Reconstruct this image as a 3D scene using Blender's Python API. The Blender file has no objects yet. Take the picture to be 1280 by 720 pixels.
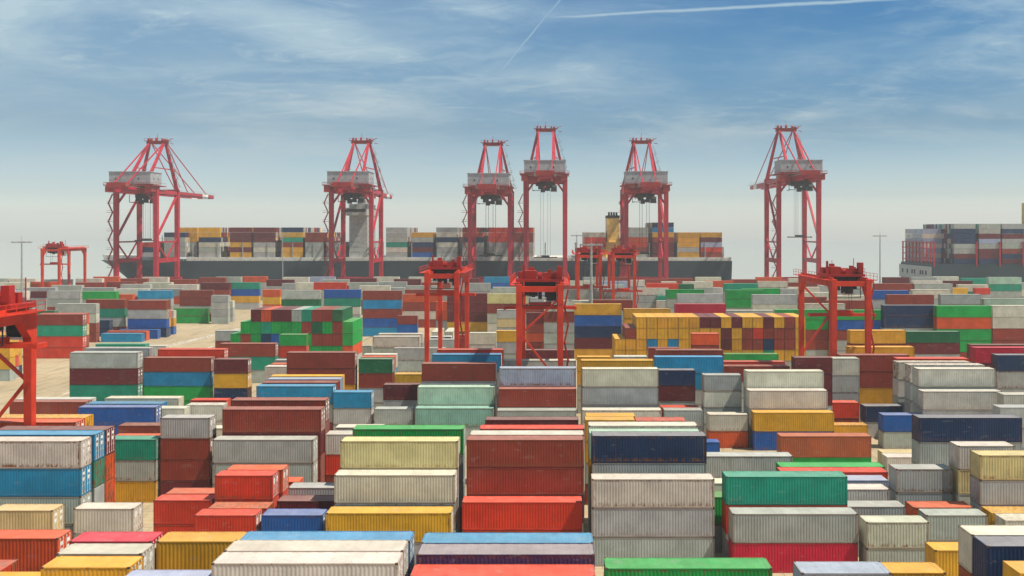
import bpy, math, random
HAZE = 0.00022
HAZE_COL = (.94, .97, .97, 1)
EXPO = 0.32
SKYG = [(2.5,2.5,2.5,1),(1.20,1.30,1.42,1),(.44,.63,.76,1),(.30,.60,.77,1),(.14,.49,.75,1),(.20,.30,.40,1)]
CLOUD_AMT = .8
CLOUD_LO = (4.2, 4.9, 5.1, 1)
CLOUD_HI = (4.6, 5.9, 6.3, 1)
from mathutils import Vector
# ------------------------------------------------------------------ camera, sky, sun, exposure
sc = bpy.context.scene
col = sc.collection
R = math.radians
EYE = 33.3
cam_d = bpy.data.cameras.new('camera'); cam = bpy.data.objects.new('camera', cam_d); col.objects.link(cam)
cam.location = (0, 0, EYE); cam.rotation_euler = (R(90), 0, 0)
cam_d.sensor_width = 36; cam_d.lens = 35.16; cam_d.shift_x = -50/1280; cam_d.shift_y = -71/1280
cam_d.clip_start = 1; cam_d.clip_end = 20000
sc.camera = cam
sc.view_settings.view_transform = 'Standard'; sc.view_settings.look = 'None'
sc.view_settings.exposure = EXPO; sc.view_settings.gamma = 1
SUN = Vector((0.46, -0.14, 0.87)).normalized()
sun_el = math.asin(SUN.z); sun_az = math.atan2(SUN.x, SUN.y)
sd = bpy.data.lights.new('sun', 'SUN'); sd.energy = 5.0; sd.angle = R(0.5); sd.color = (1.0, .92, .78)
so = bpy.data.objects.new('sun', sd); so.rotation_euler = SUN.to_track_quat('Z', 'Y').to_euler(); col.objects.link(so)

class NT:
    def __init__(s, tree): s.t = tree; s.n = tree.nodes; s.l = tree.links
    def new(s, typ, **kw):
        n = s.n.new(typ)
        for k, v in kw.items(): setattr(n, k, v)
        return n
    def put(s, sock, v):
        if isinstance(v, bpy.types.NodeSocket): s.l.new(v, sock)
        elif isinstance(v, bpy.types.Node): s.l.new(v.outputs[0], sock)
        else: sock.default_value = v
    def math(s, op, a, b=0.0, c=0.0, clamp=False):
        n = s.new('ShaderNodeMath', operation=op, use_clamp=clamp)
        s.put(n.inputs[0], a); s.put(n.inputs[1], b); s.put(n.inputs[2], c); return n.outputs[0]
    def mix(s, f, a, b, mode='MIX'):
        n = s.new('ShaderNodeMix', data_type='RGBA', blend_type=mode)
        s.put(n.inputs[0], f); s.put(n.inputs[6], a); s.put(n.inputs[7], b); return n.outputs[2]
    def noise(s, vec, scale, detail=3.0, rough=.55, dist=0.0):
        n = s.new('ShaderNodeTexNoise'); s.put(n.inputs['Vector'], vec); n.inputs['Scale'].default_value = scale
        n.inputs['Detail'].default_value = detail; n.inputs['Roughness'].default_value = rough; n.inputs['Distortion'].default_value = dist
        return n.outputs[0]
    def mapr(s, v, a, b, c=0.0, d=1.0):
        n = s.new('ShaderNodeMapRange', interpolation_type='SMOOTHSTEP'); s.put(n.inputs[0], v)
        for i, x in enumerate((a, b, c, d)): n.inputs[i+1].default_value = x
        return n.outputs[0]
    def scalev(s, v, xyz):
        n = s.new('ShaderNodeVectorMath', operation='MULTIPLY'); s.put(n.inputs[0], v); n.inputs[1].default_value = xyz; return n.outputs[0]
    def addv(s, a, b):
        n = s.new('ShaderNodeVectorMath', operation='ADD'); s.put(n.inputs[0], a); s.put(n.inputs[1], b); return n.outputs[0]

w = bpy.data.worlds.new('World'); sc.world = w; w.use_nodes = True
nt = NT(w.node_tree); bg = nt.n['Background']
sky = nt.new('ShaderNodeTexSky', sky_type='NISHITA'); sky.sun_disc = False
sky.sun_elevation = sun_el; sky.sun_rotation = sun_az; sky.altitude = 0; sky.air_density = 1.0; sky.dust_density = 1.2; sky.ozone_density = 2.5
tc = nt.new('ShaderNodeTexCoord'); sep = nt.new('ShaderNodeSeparateXYZ'); nt.l.new(tc.outputs['Generated'], sep.inputs[0])
X_, Y_, Z_ = sep.outputs
zz = nt.math('MAXIMUM', Z_, 0.0)
den = nt.math('ADD', zz, .15)
cu = nt.math('DIVIDE', X_, den); cv = nt.math('DIVIDE', Y_, den)
cmb = nt.new('ShaderNodeCombineXYZ'); nt.put(cmb.inputs[0], cu); nt.put(cmb.inputs[1], cv)
# the deep blue overhead and the pale band low down are graded on the sky itself
grade = nt.new('ShaderNodeValToRGB'); nt.l.new(zz, grade.inputs[0])
gr = grade.color_ramp; gr.elements[0].position = 0.0; gr.elements[0].color = SKYG[0]
gr.elements[1].position = .5; gr.elements[1].color = SKYG[-1]
for p, c in zip((.035, .10, .17, .24), SKYG[1:-1]):
    e_ = gr.elements.new(p); e_.color = c
skyc = nt.mix(1.0, sky.outputs[0], grade.outputs[0], 'MULTIPLY')
c1 = nt.noise(nt.scalev(cmb.outputs[0], (.9, 1.1, 1)), 1.3, 9, .60, .5)
c2 = nt.noise(nt.scalev(nt.addv(cmb.outputs[0], (7.3, 2.1, 0)), (1.6, 2.8, 1)), 3.0, 9, .66, .9)
c3 = nt.noise(nt.scalev(nt.addv(cmb.outputs[0], (1.3, 4.1, 0)), (.8, 1.0, 1)), 1.1, 3, .5, .3)
cm = nt.math('ADD', nt.math('MULTIPLY', nt.mapr(c1, .38, .72), .75), nt.math('MULTIPLY', nt.mapr(c2, .45, .75), .35))
cm = nt.math('MULTIPLY', cm, nt.mapr(c3, .34, .6, .35, 1.0))
cm = nt.math('MULTIPLY', nt.math('ADD', cm, nt.mapr(X_, -.35, .30, .34, .02)), nt.mapr(zz, .0, .12), clamp=True)
# contrails: long straight streaks high up, given as directions
ay = nt.math('MAXIMUM', Y_, .05)
ga = nt.math('DIVIDE', X_, ay); gb = nt.math('DIVIDE', Z_, ay)
wob = nt.noise(cmb.outputs[0], 6.0, 4, .6)
def streak(p, q, wdt, amp, soft):
    (x0, z0), (x1, z1) = p, q
    L = math.hypot(x1-x0, z1-z0); ux, uz = (x1-x0)/L, (z1-z0)/L
    da = nt.math('SUBTRACT', ga, x0); db = nt.math('SUBTRACT', gb, z0)
    t = nt.math('ADD', nt.math('MULTIPLY', da, ux), nt.math('MULTIPLY', db, uz))
    dd = nt.math('ABSOLUTE', nt.math('ADD', nt.math('SUBTRACT', nt.math('MULTIPLY', da, -uz), nt.math('MULTIPLY', db, -ux)), nt.math('MULTIPLY', nt.math('SUBTRACT', wob, .5), soft)))
    m = nt.mapr(dd, 0.0, wdt, 1.0, 0.0)
    m = nt.math('MULTIPLY', m, nt.mapr(t, 0.0, L*.25)); m = nt.math('MULTIPLY', m, nt.mapr(t, L*.8, L, 1.0, 0.0))
    m = nt.math('MULTIPLY', m, nt.mapr(Y_, .1, .3))
    return nt.math('MULTIPLY', m, amp)
def dirpx(px, py): return ((px-690)/1250, (289-py)/1250)
def streak2(p, q, wdt, amp, soft):
    return streak(dirpx(*p), dirpx(*q), wdt, amp, soft)
tr = streak2((600, 27), (1200, -6), .0030, .62, .004)
tr = nt.math('MAXIMUM', tr, streak2((602, 118), (728, -34), .0018, .50, .003))
tr = nt.math('MAXIMUM', tr, streak2((-60, 92), (520, 86), .0070, .42, .012))
tr = nt.math('MAXIMUM', tr, streak2((380, 86), (700, 60), .010, .40, .02))
cm = nt.math('MAXIMUM', nt.math('MULTIPLY', cm, CLOUD_AMT), tr)
cloudc = nt.mix(nt.mapr(zz, .05, .25), CLOUD_LO, CLOUD_HI)
skyc = nt.mix(cm, skyc, cloudc)
nt.put(bg.inputs[0], skyc); bg.inputs[1].default_value = 0.1
sc.cycles.volume_bounces = 0; sc.cycles.max_bounces = 5; sc.cycles.diffuse_bounces = 3; sc.cycles.glossy_bounces = 2
sc.cycles.volume_step_rate = 10; sc.cycles.use_denoising = True

# ------------------------------------------------------------------ layout of the yard (metres)
# stacks: container length in feet (0 = end towards the water), x, y, number of high-cube boxes on top, colours (numbers of HUES) from the top down
HUES = 'WGRKBMOoYyNUCTtEDPLlV'
STACKS = [(40, -51.85, 80.22, 3, 6, 1, 4),
(40, -52.22, 72.63, 3, 2, 1, 4),
(40, -47.58, 70.07, 3, 8, 1, 4),
(20, -34.93, 68.31, 0, 8, 1, 4, 0),
(20, -35.31, 71.19, 0, 0, 8, 1, 4),
(20, -35.74, 74.04, 0, 3, 4, 1, 0),
(20, -29.3, 74.04, 0, 8, 8, 6, 1),
(40, -22.29, 65.46, 4, 0, 1, 4, 1),
(40, -22.31, 68.03, 4, 0, 4, 1, 1),
(40, -22.31, 71.13, 3, 12, 1, 10, 1),
(20, -28.43, 65.46, 0, 18, 1, 4, 6),
(40, -9.33, 65.65, 1, 2, 10, 1, 4),
(40, -9.26, 68.21, 3, 20, 5, 1, 4),
(40, -9.27, 70.77, 3, 12, 1, 4, 1),
(40, -9.65, 80, 2, 2, 1, 4),
(40, -9.14, 101.58, 2, 2, 2),
(40, -8.91, 104.2, 4, 4, 4, 5, 1),
(40, -22.07, 97.68, 2, 8, 1),
(40, -22.01, 101.0, 3, 0, 1, 1),
(40, -21.92, 103.56, 4, 9, 1, 1, 0),
(20, -28.79, 99.09, 0, 11, 1),
(20, -28.7, 104.3, 0, 5, 1),
(20, -28.96, 109.72, 0, 1, 5),
(20, -35.29, 104.6, 0, 2, 2, 2),
(20, -34.92, 107.16, 0, 6, 2, 2),
(20, -34.54, 112.29, 0, 6, 2),
(20, -35.44, 99.06, 0, 2, 2),
(20, -34.98, 101.62, 0, 6, 2),
(20, -41.69, 104.61, 0, 2, 2),
(20, -41.49, 107.32, 0, 6, 4),
(40, -61.01, 103.61, 4, 0, 12, 1, 1),
(40, -61.09, 106.87, 4, 12, 13, 1, 1),
(40, -61.05, 109.46, 4, 5, 6, 6, 1),
(20, -55.32, 98.6, 2, 9, 1),
(20, -48.53, 101.44, 0, 0, 1),
(20, -54.67, 122.73, 0, 13, 1, 8),
(20, -48.18, 123.05, 0, 1, 4, 4, 5),
(40, -41.12, 121.12, 1, 1, 1, 1),
(40, -66.71, 116.5, 4, 8, 5, 1, 4),
(40, -66.46, 113.82, 4, 6, 5, 1, 4),
(40, -87.51, 161.31, 2, 4, 1),
(40, -87.96, 163.87, 2, 0, 1),
(40, -73.78, 164.92, 2, 0, 1),
(40, -74.19, 156.39, 2, 11, 11),
(40, -75.24, 161.51, 1, 12, 0),
(20, -62.83, 144.82, 0, 4, 1),
(20, -60.28, 137, 0, 6, 2),
(20, -59.33, 161.97, 0, 0, 0),
(20, -64.45, 158.95, 0, 0, 1),
(20, -60.3, 166.58, 0, 2, 4),
(20, -52.92, 142.88, 0, 0, 1),
(40, -40.77, 123.68, 3, 4, 5, 4, 4),
(40, -41.34, 128.65, 4, 4, 4, 5, 4),
(40, -47.01, 158.99, 3, 12, 1, 4),
(40, -47.21, 162.78, 3, 4, 1, 4),
(40, -47.5, 166.57, 3, 18, 1, 4),
(40, -47.91, 169.97, 3, 8, 1, 8),
(20, -34.74, 158.75, 0, 12, 1, 1),
(20, -34.73, 179.52, 0, 16, 4, 1, 1),
(20, -34.91, 182.61, 0, 6, 1, 0, 12),
(20, -35.13, 186.17, 0, 0, 12, 4, 1),
(40, -27.16, 172.35, 3, 8, 1, 4),
(40, -47.54, 179.17, 4, 4, 4, 8, 1),
(20, -28.5, 125.87, 0, 0, 2, 4),
(20, -28.24, 130.24, 0, 0, 1, 4),
(40, -21.92, 109.9, 4, 15, 1, 1, 4),
(40, -21.38, 164.02, 4, 4, 1, 1, 4),
(40, -21.27, 158.08, 3, 17, 1, 1),
(40, -21.29, 155.52, 2, 14, 1),
(20, -28.1, 166.45, 0, 5, 1, 1),
(20, -28.14, 158.32, 0, 1, 1),
(40, -8.35, 158.68, 4, 18, 4, 1, 1),
(40, -8.37, 156.12, 3, 4, 1, 4),
(40, -8.46, 153.56, 2, 1, 4),
(40, -8.73, 130.64, 3, 5, 1, 4),
(40, -8.42, 116.31, 0, 2, 5, 1, 4),
(40, -8.79, 106.87, 4, 0, 1, 1, 4),
(40, 3.92, 73.08, 3, 15, 1, 4),
(40, 3.96, 99.34, 3, 0, 1, 1),
(40, 4.24, 106.24, 4, 10, 1, 1, 1),
(40, 4.09, 109.29, 3, 17, 8, 1, 1),
(40, 4.11, 111.85, 4, 0, 8, 15, 1),
(20, 4.06, 121.65, 0, 8, 8, 1, 4),
(20, 4.27, 124.21, 0, 8, 1, 8, 4),
(20, 10.2, 121.23, 0, 2, 1, 1, 4),
(40, -7.56, 209.74, 2, 5, 1, 1),
(40, -8.16, 168.08, 4, 0, 1, 1, 1),
(40, 4.9, 168.08, 4, 8, 1, 8, 1),
(20, 4.64, 182.61, 0, 8, 8, 1, 1),
(20, 11.41, 183.19, 0, 0, 1, 1, 1),
(40, 4.82, 160.04, 3, 0, 1, 1, 1),
(40, 4.67, 153.85, 2, 0, 1),
(20, 17.66, 157.23, 0, 1, 1),
(20, 17.49, 159.79, 0, 2, 1),
(20, 17.63, 165.24, 0, 10, 5, 1, 1),
(40, 18.29, 177.75, 2, 12, 12, 1, 1),
(40, 19.1, 182.79, 4, 4, 1, 1, 1),
(20, 19.01, 196.37, 0, 4, 1, 4, 1),
(40, 38.59, 224.01, 2, 15, 1),
(40, 33.42, 195.76, 0, 2, 1, 1),
(40, 31.76, 184.84, 2, 4, 1, 1),
(20, 39.11, 161.07, 0, 5, 5, 5, 1, 1),
(20, 24.19, 159.54, 0, 1, 0, 1, 1),
(20, 24.04, 153.48, 0, 0, 6),
(40, 30.61, 157.4, 3, 0, 1, 1, 1),
(40, 30.42, 154.6, 3, 0, 1, 1),
(40, 30.64, 151.8, 2, 8, 11),
(20, 46.51, 171, 4, 0, 1, 1, 1),
(20, 18.41, 145.68, 0, 11),
(40, 17.28, 122.37, 2, 1, 1),
(40, 16.6, 109.23, 2, 0, 1),
(40, 16.07, 103.57, 2, 15, 1),
(40, 17.47, 100.38, 3, 13, 2, 1),
(40, 17.61, 97.41, 2, 1, 3),
(20, 16.76, 67.14, 0, 18, 6, 1, 1),
(20, 23.42, 74.82, 0, 8, 1, 1),
(40, 30.04, 69.03, 4, 10, 1, 4, 1),
(40, 30.07, 71.59, 4, 0, 4, 1, 1),
(40, 29.75, 63.57, 4, 8, 1, 4, 1),
(20, 33.8, 88.2, 0, 8, 1),
(20, 30.41, 96.69, 0, 0, 1),
(20, 37.12, 99.09, 0, 1, 1),
(20, 36.86, 101.88, 0, 6, 1),
(20, 30.07, 102.17, 0, 1, 1),
(40, 23.82, 106.68, 2, 0, 1),
(40, 25.46, 111.79, 1, 18, 1),
(40, 26.23, 114.35, 2, 2, 1),
(40, 26.72, 116.91, 2, 15, 1),
(40, 30.71, 134.32, 2, 7, 15),
(20, 36.98, 107.44, 0, 1, 1, 1),
(20, 43.46, 106.98, 0, 0, 9, 0, 1),
(20, 43.85, 102.45, 0, 9, 1, 1, 1),
(20, 43.95, 99.89, 0, 8, 1),
(20, 44.15, 97.33, 0, 0, 1),
(40, 43.36, 118.14, 3, 10, 1, 1, 1),
(20, 50.68, 153.01, 0, 11, 1),
(20, 50.32, 160.86, 0, 10, 1),
(20, 44.39, 164.24, 0, 2, 4),
(20, 44.03, 158.51, 0, 8),
(40, 50.55, 175.47, 4, 4, 4, 8, 1),
(40, 55.81, 187.6, 4, 8, 1, 8, 1),
(40, 65.24, 218.91, 4, 8, 4, 1, 1),
(40, 81.08, 228.63, 0, 16, 5, 1, 4),
(45, 96.85, 251.72, 5, 15, 6, 15, 15, 4),
(45, 84.38, 254.28, 5, 10, 10, 1, 1, 4),
(45, 111.52, 253, 5, 0, 0, 4, 4, 1),
(40, 80.29, 191.16, 4, 5, 4, 1, 1),
(40, 78.95, 186.56, 4, 3, 5, 1, 4),
(40, 78.05, 175.47, 4, 10, 1, 1, 1),
(40, 57.79, 157.82, 4, 0, 1, 1, 1),
(40, 57.03, 153.82, 3, 0, 1, 1),
(40, 58.14, 162.54, 4, 0, 1, 1, 1),
(40, 57.38, 166.02, 4, 0, 0, 1, 1),
(40, 58.97, 170.72, 4, 2, 1, 1, 1),
(40, 68.17, 150.81, 3, 0, 1, 1),
(40, 62.65, 139.84, 3, 1, 1, 1),
(20, 45.61, 136.07, 0, 0),
(20, 45.91, 138.63, 0, 9),
(20, -126.47, 222.0, 0, 8, 8, 8, 1),
(20, -127.18, 224.8, 0, 8, 8, 2, 1),
(20, -127.87, 227.6, 0, 6, 8, 8, 10),
(40, -86.44, 179.17, 4, 1, 5, 13, 13),
(40, -87.01, 185.92, 4, 1, 0, 1, 1),
(40, -74.06, 181.33, 0, 4, 12, 15, 15),
(20, -60.59, 179.19, 0, 5, 8, 10, 8),
(40, -72.5, 183.89, 4, 2, 5, 1, 4),
(40, -134.95, 261.48, 4, 4, 13, 2, 2),
(40, -135.47, 264.04, 4, 2, 9, 4, 5),
(40, -148.66, 299.28, 4, 1, 0, 4, 4),
(20, -149.37, 288, 0, 16, 1, 1, 4),
(40, -148.33, 318.34, 4, 4, 13, 1, 4),
(40, -133.04, 313.45, 4, 4, 1, 11, 10),
(40, -133.57, 316.01, 4, 5, 6, 8, 10),
(20, -131.14, 319, 0, 6, 0, 8, 4),
(20, -127.9, 322, 0, 0, 8, 11),
(40, -135.39, 300.13, 0, 12),
(40, -135.51, 304.04, 1, 6),
(40, -134.05, 308.98, 1, 11),
(20, -145.76, 315.78, 0, 10, 10),
(40, -151.06, 364.85, 4, 12, 1, 1, 4),
(40, -169.33, 360.49, 4, 15, 1, 1, 4),
(40, -185.87, 368.0, 3, 1, 1, 4, 0),
(20, -199.33, 382.27, 0, 5, 1, 1, 4),
(40, -136.64, 361.02, 1, 15, 15),
(40, -144.17, 386.35, 2, 13, 1),
(40, -136.96, 367.82, 4, 4, 4, 1, 4),
(20, -122.17, 358.37, 0, 1, 1, 1, 1),
(20, -123.13, 366.77, 0, 0, 1, 1),
(40, -136.68, 424.8, 4, 13, 11, 8, 1),
(40, -148.23, 421.51, 4, 5, 4, 1, 1),
(40, -166.51, 472.09, 4, 4, 1, 1, 1),
(40, -149.29, 480.44, 4, 6, 1, 1, 1),
(40, -86.3, 318.77, 5, 1, 16, 1, 1, 4),
(40, -77.06, 337.93, 2, 11, 13, 0, 1, 1),
(20, -100.82, 348.37, 0, 6, 8, 6, 4, 1),
(40, -90.49, 379.49, 3, 2, 1, 1, 1, 1),
(20, -119.12, 441.08, 0, 1, 1, 4, 4),
(20, -60.68, 222.25, 0, 15, 2, 1, 1),
(20, -86.39, 256.5, 0, 1, 4, 1),
(40, -72.82, 219.12, 3, 4, 13, 1),
(20, -54.23, 188.81, 0, 0, 1, 1),
(20, -54.13, 192.22, 0, 6, 1, 1),
(20, -55.02, 198.19, 0, 1, 1, 1),
(40, -59.91, 316.2, 5, 4, 12, 4, 11, 12),
(40, -51.52, 345, 4, 6, 4, 0, 4),
(40, -54.73, 371.85, 4, 4, 1, 1, 1),
(20, -46.74, 301.88, 0, 4, 11, 1),
(40, -46.86, 261.28, 2, 0, 1),
(40, -47.72, 274.59, 0, 0, 1),
(40, -37.31, 235.51, 2, 1, 1),
(40, -21.13, 183.41, 4, 2, 4, 1, 1),
(40, -21.15, 176.27, 4, 12, 1, 1, 1),
(20, -23.4, 246.02, 0, 4, 4, 1),
(40, -31.83, 303.16, 5, 5, 5, 5, 8, 16),
(40, -19.42, 299.68, 5, 9, 4, 0, 0, 8),
(20, -16.15, 292.55, 0, 1, 9, 1, 4),
(20, -12.9, 230.28, 0, 8, 1, 1, 4),
(20, -18.7, 225.75, 0, 0, 0, 1, 1),
(40, -32.34, 476.23, 4, 12, 11, 1, 1),
(40, -19.9, 336.07, 5, 0, 1, 1, 1, 1),
(40, -34.48, 361.92, 5, 1, 1, 1, 1, 1),
(40, -7.15, 277.34, 1, 5, 4, 6, 4),
(40, 5.8, 258.52, 5, 8, 11, 10, 5, 8),
(40, 13.51, 326.74, 5, 1, 1, 1, 4, 4),
(40, -0.07, 322.26, 5, 1, 0, 1, 1, 1),
(40, 10.62, 282.41, 3, 4, 1, 1, 1, 1),
(40, -2.2, 270.4, 5, 0, 4, 1, 1, 1),
(20, 32.63, 416.91, 0, 0, 1, 1, 1, 1),
(40, 35.8, 379.52, 2, 2, 1, 1, 1, 1),
(40, 29.52, 357.57, 0, 0, 1, 1, 1, 1),
(20, 44.39, 405, 0, 0, 1, 1, 1, 1),
(20, 29.81, 360.13, 0, 4, 6, 0, 1),
(20, 34.54, 329.54, 0, 0, 13, 1, 1),
(45, 33.42, 271.09, 2, 3, 1, 1, 1, 1),
(45, 38.21, 304.54, 4, 1, 0, 1, 1, 1),
(20, 37.3, 355.01, 0, 13, 1, 1, 1),
(40, 36.83, 322.26, 5, 15, 1, 1, 1, 1),
(40, 56.73, 325.16, 4, 15, 15, 1, 1, 1),
(40, 62.53, 327.72, 5, 15, 1, 1, 1, 1),
(20, 48.7, 385.32, 0, 16, 1, 1, 1, 1),
(40, 52.84, 403.67, 0, 0, 1, 1, 1, 1),
(40, 61.92, 359.71, 5, 13, 1, 1, 1, 1),
(40, 83.6, 406.25, 0, 0, 1, 1, 1, 1),
(20, 80.75, 353.21, 0, 1, 1, 1, 1, 1),
(45, 61.37, 305.89, 3, 1, 0, 1, 1, 1),
(20, 63.31, 349.63, 0, 10, 0, 1, 1),
(40, 45.03, 257, 0, 0, 1, 1, 4, 1),
(45, 71.63, 258, 0, 15, 11, 4, 1, 1),
(45, 57.83, 259, 0, 15, 15, 4, 4, 1),
(40, 18.86, 262.18, 0, 8, 8, 8, 1, 1),
(45, 99.45, 296.28, 5, 4, 1, 1, 1, 1),
(40, 115.83, 297.78, 5, 1, 1, 1, 1, 1),
(40, 101.36, 317.91, 5, 11, 1, 1, 1, 1),
(45, 116.16, 359.71, 5, 4, 1, 1, 1, 1),
(45, 130.41, 359.71, 5, 1, 1, 1, 1, 1),
(40, 116.23, 322.26, 5, 0, 1, 1, 1, 1),
(20, 161.84, 403.8, 0, 8, 1, 1, 1),
(20, 170.93, 403.8, 0, 2, 1, 1, 1),
(45, 181.56, 415.76, 4, 17, 13, 1, 1, 1),
(45, 120.27, 278.4, 5, 17, 1, 1, 1, 1),
(40, 156.49, 472.09, 4, 5, 1, 1, 1),
(40, 147.97, 410.18, 0, 0, 1, 1, 1, 1),
(20, 31.43, 224.33, 0, 6, 4, 1, 1),
(0, -77.18, 240.0, 3, 15, 4, 1),
(0, -74.74, 240.0, 4, 15, 4, 15, 1),
(0, -72.29, 240.0, 5, 5, 15, 15, 4, 1),
(0, -69.84, 240.0, 5, 6, 13, 10, 4, 1),
(0, -67.39, 240.0, 5, 5, 15, 11, 4, 1),
(0, -64.94, 240.0, 5, 5, 15, 15, 2, 1),
(0, -62.5, 240.0, 5, 1, 15, 15, 1, 4),
(0, -60.05, 240.0, 5, 13, 4, 15, 15, 1),
(0, -57.6, 240.0, 5, 4, 16, 4, 15, 6),
(0, -55.15, 240.0, 5, 4, 15, 4, 15, 6),
(0, -52.7, 240.0, 5, 16, 4, 4, 15, 6),
(0, -50.26, 240.0, 4, 15, 15, 6, 1),
(0, 14.98, 237.0, 0, 8, 8, 1),
(0, 17.49, 237.0, 0, 4, 8, 8, 1),
(0, 20.0, 237.0, 0, 8, 8, 8, 8, 1),
(0, 22.52, 237.0, 0, 8, 8, 12, 8, 1),
(0, 25.03, 237.0, 0, 8, 8, 8, 8, 1),
(0, 27.54, 237.0, 0, 8, 8, 12, 8, 1),
(0, 30.05, 237.0, 0, 8, 8, 8, 8, 1),
(0, 32.56, 237.0, 0, 8, 8, 8, 8, 1),
(0, 35.08, 237.0, 0, 5, 8, 8, 8, 1),
(0, 37.59, 237.0, 0, 5, 8, 8, 8, 1),
(0, 40.1, 237.0, 0, 8, 5, 5, 8, 1),
(0, 42.61, 237.0, 0, 5, 8, 8, 8, 1),
(0, 45.12, 237.0, 0, 8, 4, 4, 8, 1),
(0, 47.64, 237.0, 0, 8, 2, 4, 8, 1),
(0, 50.15, 237.0, 0, 5, 4, 10, 13, 1),
(0, 52.66, 237.0, 0, 8, 4, 4, 8, 1),
(0, 55.17, 237.0, 0, 4, 4, 4, 8, 1),
(0, 57.69, 237.0, 0, 8, 8, 8, 8, 1),
(40, -171.46, 300, 3, 1, 0, 1),
(20, -158.77, 300, 0, 5, 18, 0),
(40, 75.79, 300, 4, 0, 0, 1, 5),
(40, -173.27, 302.8, 4, 13, 18, 13, 0),
(40, -35.83, 308.4, 4, 6, 6, 1, 1),
(40, 86.18, 314.0, 4, 4, 13, 1, 4),
(40, -13.92, 324.8, 4, 1, 4, 18, 0),
(40, -185.52, 327.6, 4, 5, 5, 0, 1),
(40, 78.63, 330.4, 4, 4, 5, 4, 4),
(20, -179.36, 333.2, 0, 4, 1, 1, 1),
(40, 95.49, 338.8, 4, 0, 0, 4, 13),
(40, -205.62, 355.2, 4, 0, 4, 18, 1),
(40, 89.07, 355.2, 4, 0, 6, 1, 1),
(40, -203.21, 363.6, 4, 0, 0, 1, 4),
(20, -158.52, 363.6, 0, 6, 18, 0, 0),
(40, -12.48, 374.4, 4, 18, 0, 4, 18),
(40, 106.21, 374.4, 4, 1, 6, 1, 4),
(40, -164.34, 377.2, 4, 0, 4, 1, 4),
(40, -151.65, 377.2, 4, 1, 6, 0, 5),
(40, -44.96, 377.2, 4, 0, 1, 4, 0),
(40, -203.74, 385.6, 4, 1, 4, 1, 6),
(40, -181.05, 385.6, 4, 1, 13, 4, 4),
(40, 91.95, 388.4, 4, 0, 4, 1, 0),
(40, -227.58, 399.2, 4, 18, 1, 0, 0),
(40, -76.89, 399.2, 4, 0, 1, 4, 13),
(40, -58.2, 399.2, 4, 1, 1, 1, 6),
(40, 4.49, 399.2, 4, 4, 1, 0, 0),
(40, 107.18, 399.2, 4, 1, 4, 1, 4),
(40, -201.32, 402.0, 4, 1, 1, 1, 1),
(40, 16.85, 404.8, 4, 1, 1, 0, 1),
(40, -156.81, 407.6, 4, 0, 1, 1, 0),
(20, -66.12, 407.6, 0, 1, 1, 0, 6),
(40, -11.56, 407.6, 4, 0, 0, 0, 1),
(20, 63.13, 407.6, 0, 1, 1, 18, 0),
(40, 165.69, 407.6, 4, 0, 13, 18, 6),
(40, -177.17, 410.4, 4, 1, 0, 1, 6),
(40, 122.49, 413.2, 4, 1, 6, 6, 4),
(40, -234.78, 424.0, 4, 0, 18, 1, 1),
(40, -202.09, 424.0, 4, 4, 0, 4, 0),
(40, -173.4, 424.0, 4, 0, 4, 1, 4),
(40, -108.71, 424.0, 4, 0, 0, 1, 1),
(40, -86.02, 424.0, 4, 1, 13, 1, 1),
(40, -55.33, 424.0, 4, 4, 1, 1, 0),
(40, -4.64, 424.0, 4, 4, 4, 1, 4),
(40, 100.05, 424.0, 4, 4, 18, 1, 4),
(40, 198.74, 424.0, 4, 1, 0, 1, 4),
(40, -224.05, 429.6, 4, 6, 4, 1, 0),
(40, -191.36, 429.6, 4, 4, 6, 1, 6),
(40, -74.67, 429.6, 4, 1, 5, 6, 0),
(40, -17.71, 432.4, 4, 4, 0, 1, 5),
(40, 21.32, 435.2, 4, 18, 4, 1, 4),
(40, 116.01, 435.2, 4, 0, 0, 5, 0),
(40, 6.74, 438.0, 4, 0, 5, 1, 1),
(40, 67.43, 438.0, 4, 6, 0, 1, 0),
(40, 172.12, 438.0, 4, 5, 0, 6, 1),
(40, -128.16, 448.8, 4, 5, 1, 1, 1),
(40, -53.47, 448.8, 4, 1, 1, 4, 0),
(40, -229.41, 451.6, 4, 1, 4, 13, 1),
(40, -172.72, 451.6, 4, 4, 0, 1, 1),
(40, -104.03, 451.6, 4, 1, 4, 6, 5),
(40, 80.66, 451.6, 4, 4, 0, 1, 5),
(40, 133.35, 451.6, 4, 6, 0, 1, 1),
(40, -71.91, 454.4, 4, 5, 0, 4, 0),
(40, 40.78, 454.4, 4, 4, 0, 1, 0),
(40, -262.55, 460.0, 4, 1, 0, 1, 4),
(40, -249.86, 460.0, 4, 0, 13, 1, 4),
(40, -219.17, 460.0, 4, 0, 4, 0, 1),
(40, -198.48, 460.0, 4, 4, 6, 1, 4),
(40, -45.79, 460.0, 4, 5, 1, 4, 0),
(40, 108.9, 460.0, 4, 0, 1, 4, 4),
(40, -93.61, 462.8, 4, 5, 1, 1, 6),
(40, 53.08, 462.8, 4, 4, 13, 5, 4),
(40, 189.77, 462.8, 4, 13, 1, 1, 0),
(40, -194.14, 473.6, 4, 0, 1, 1, 4),
(40, -127.45, 473.6, 4, 0, 4, 1, 0),
(40, -16.76, 473.6, 4, 1, 4, 4, 0),
(40, -4.07, 473.6, 4, 6, 1, 4, 0),
(40, 14.62, 473.6, 4, 1, 5, 0, 1),
(40, 27.31, 473.6, 4, 4, 0, 4, 1),
(40, 68.0, 473.6, 4, 0, 1, 1, 4),
(40, 96.69, 473.6, 4, 6, 13, 4, 5),
(40, 127.38, 473.6, 4, 1, 1, 6, 0),
(40, 170.07, 473.6, 4, 1, 18, 0, 1),
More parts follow.
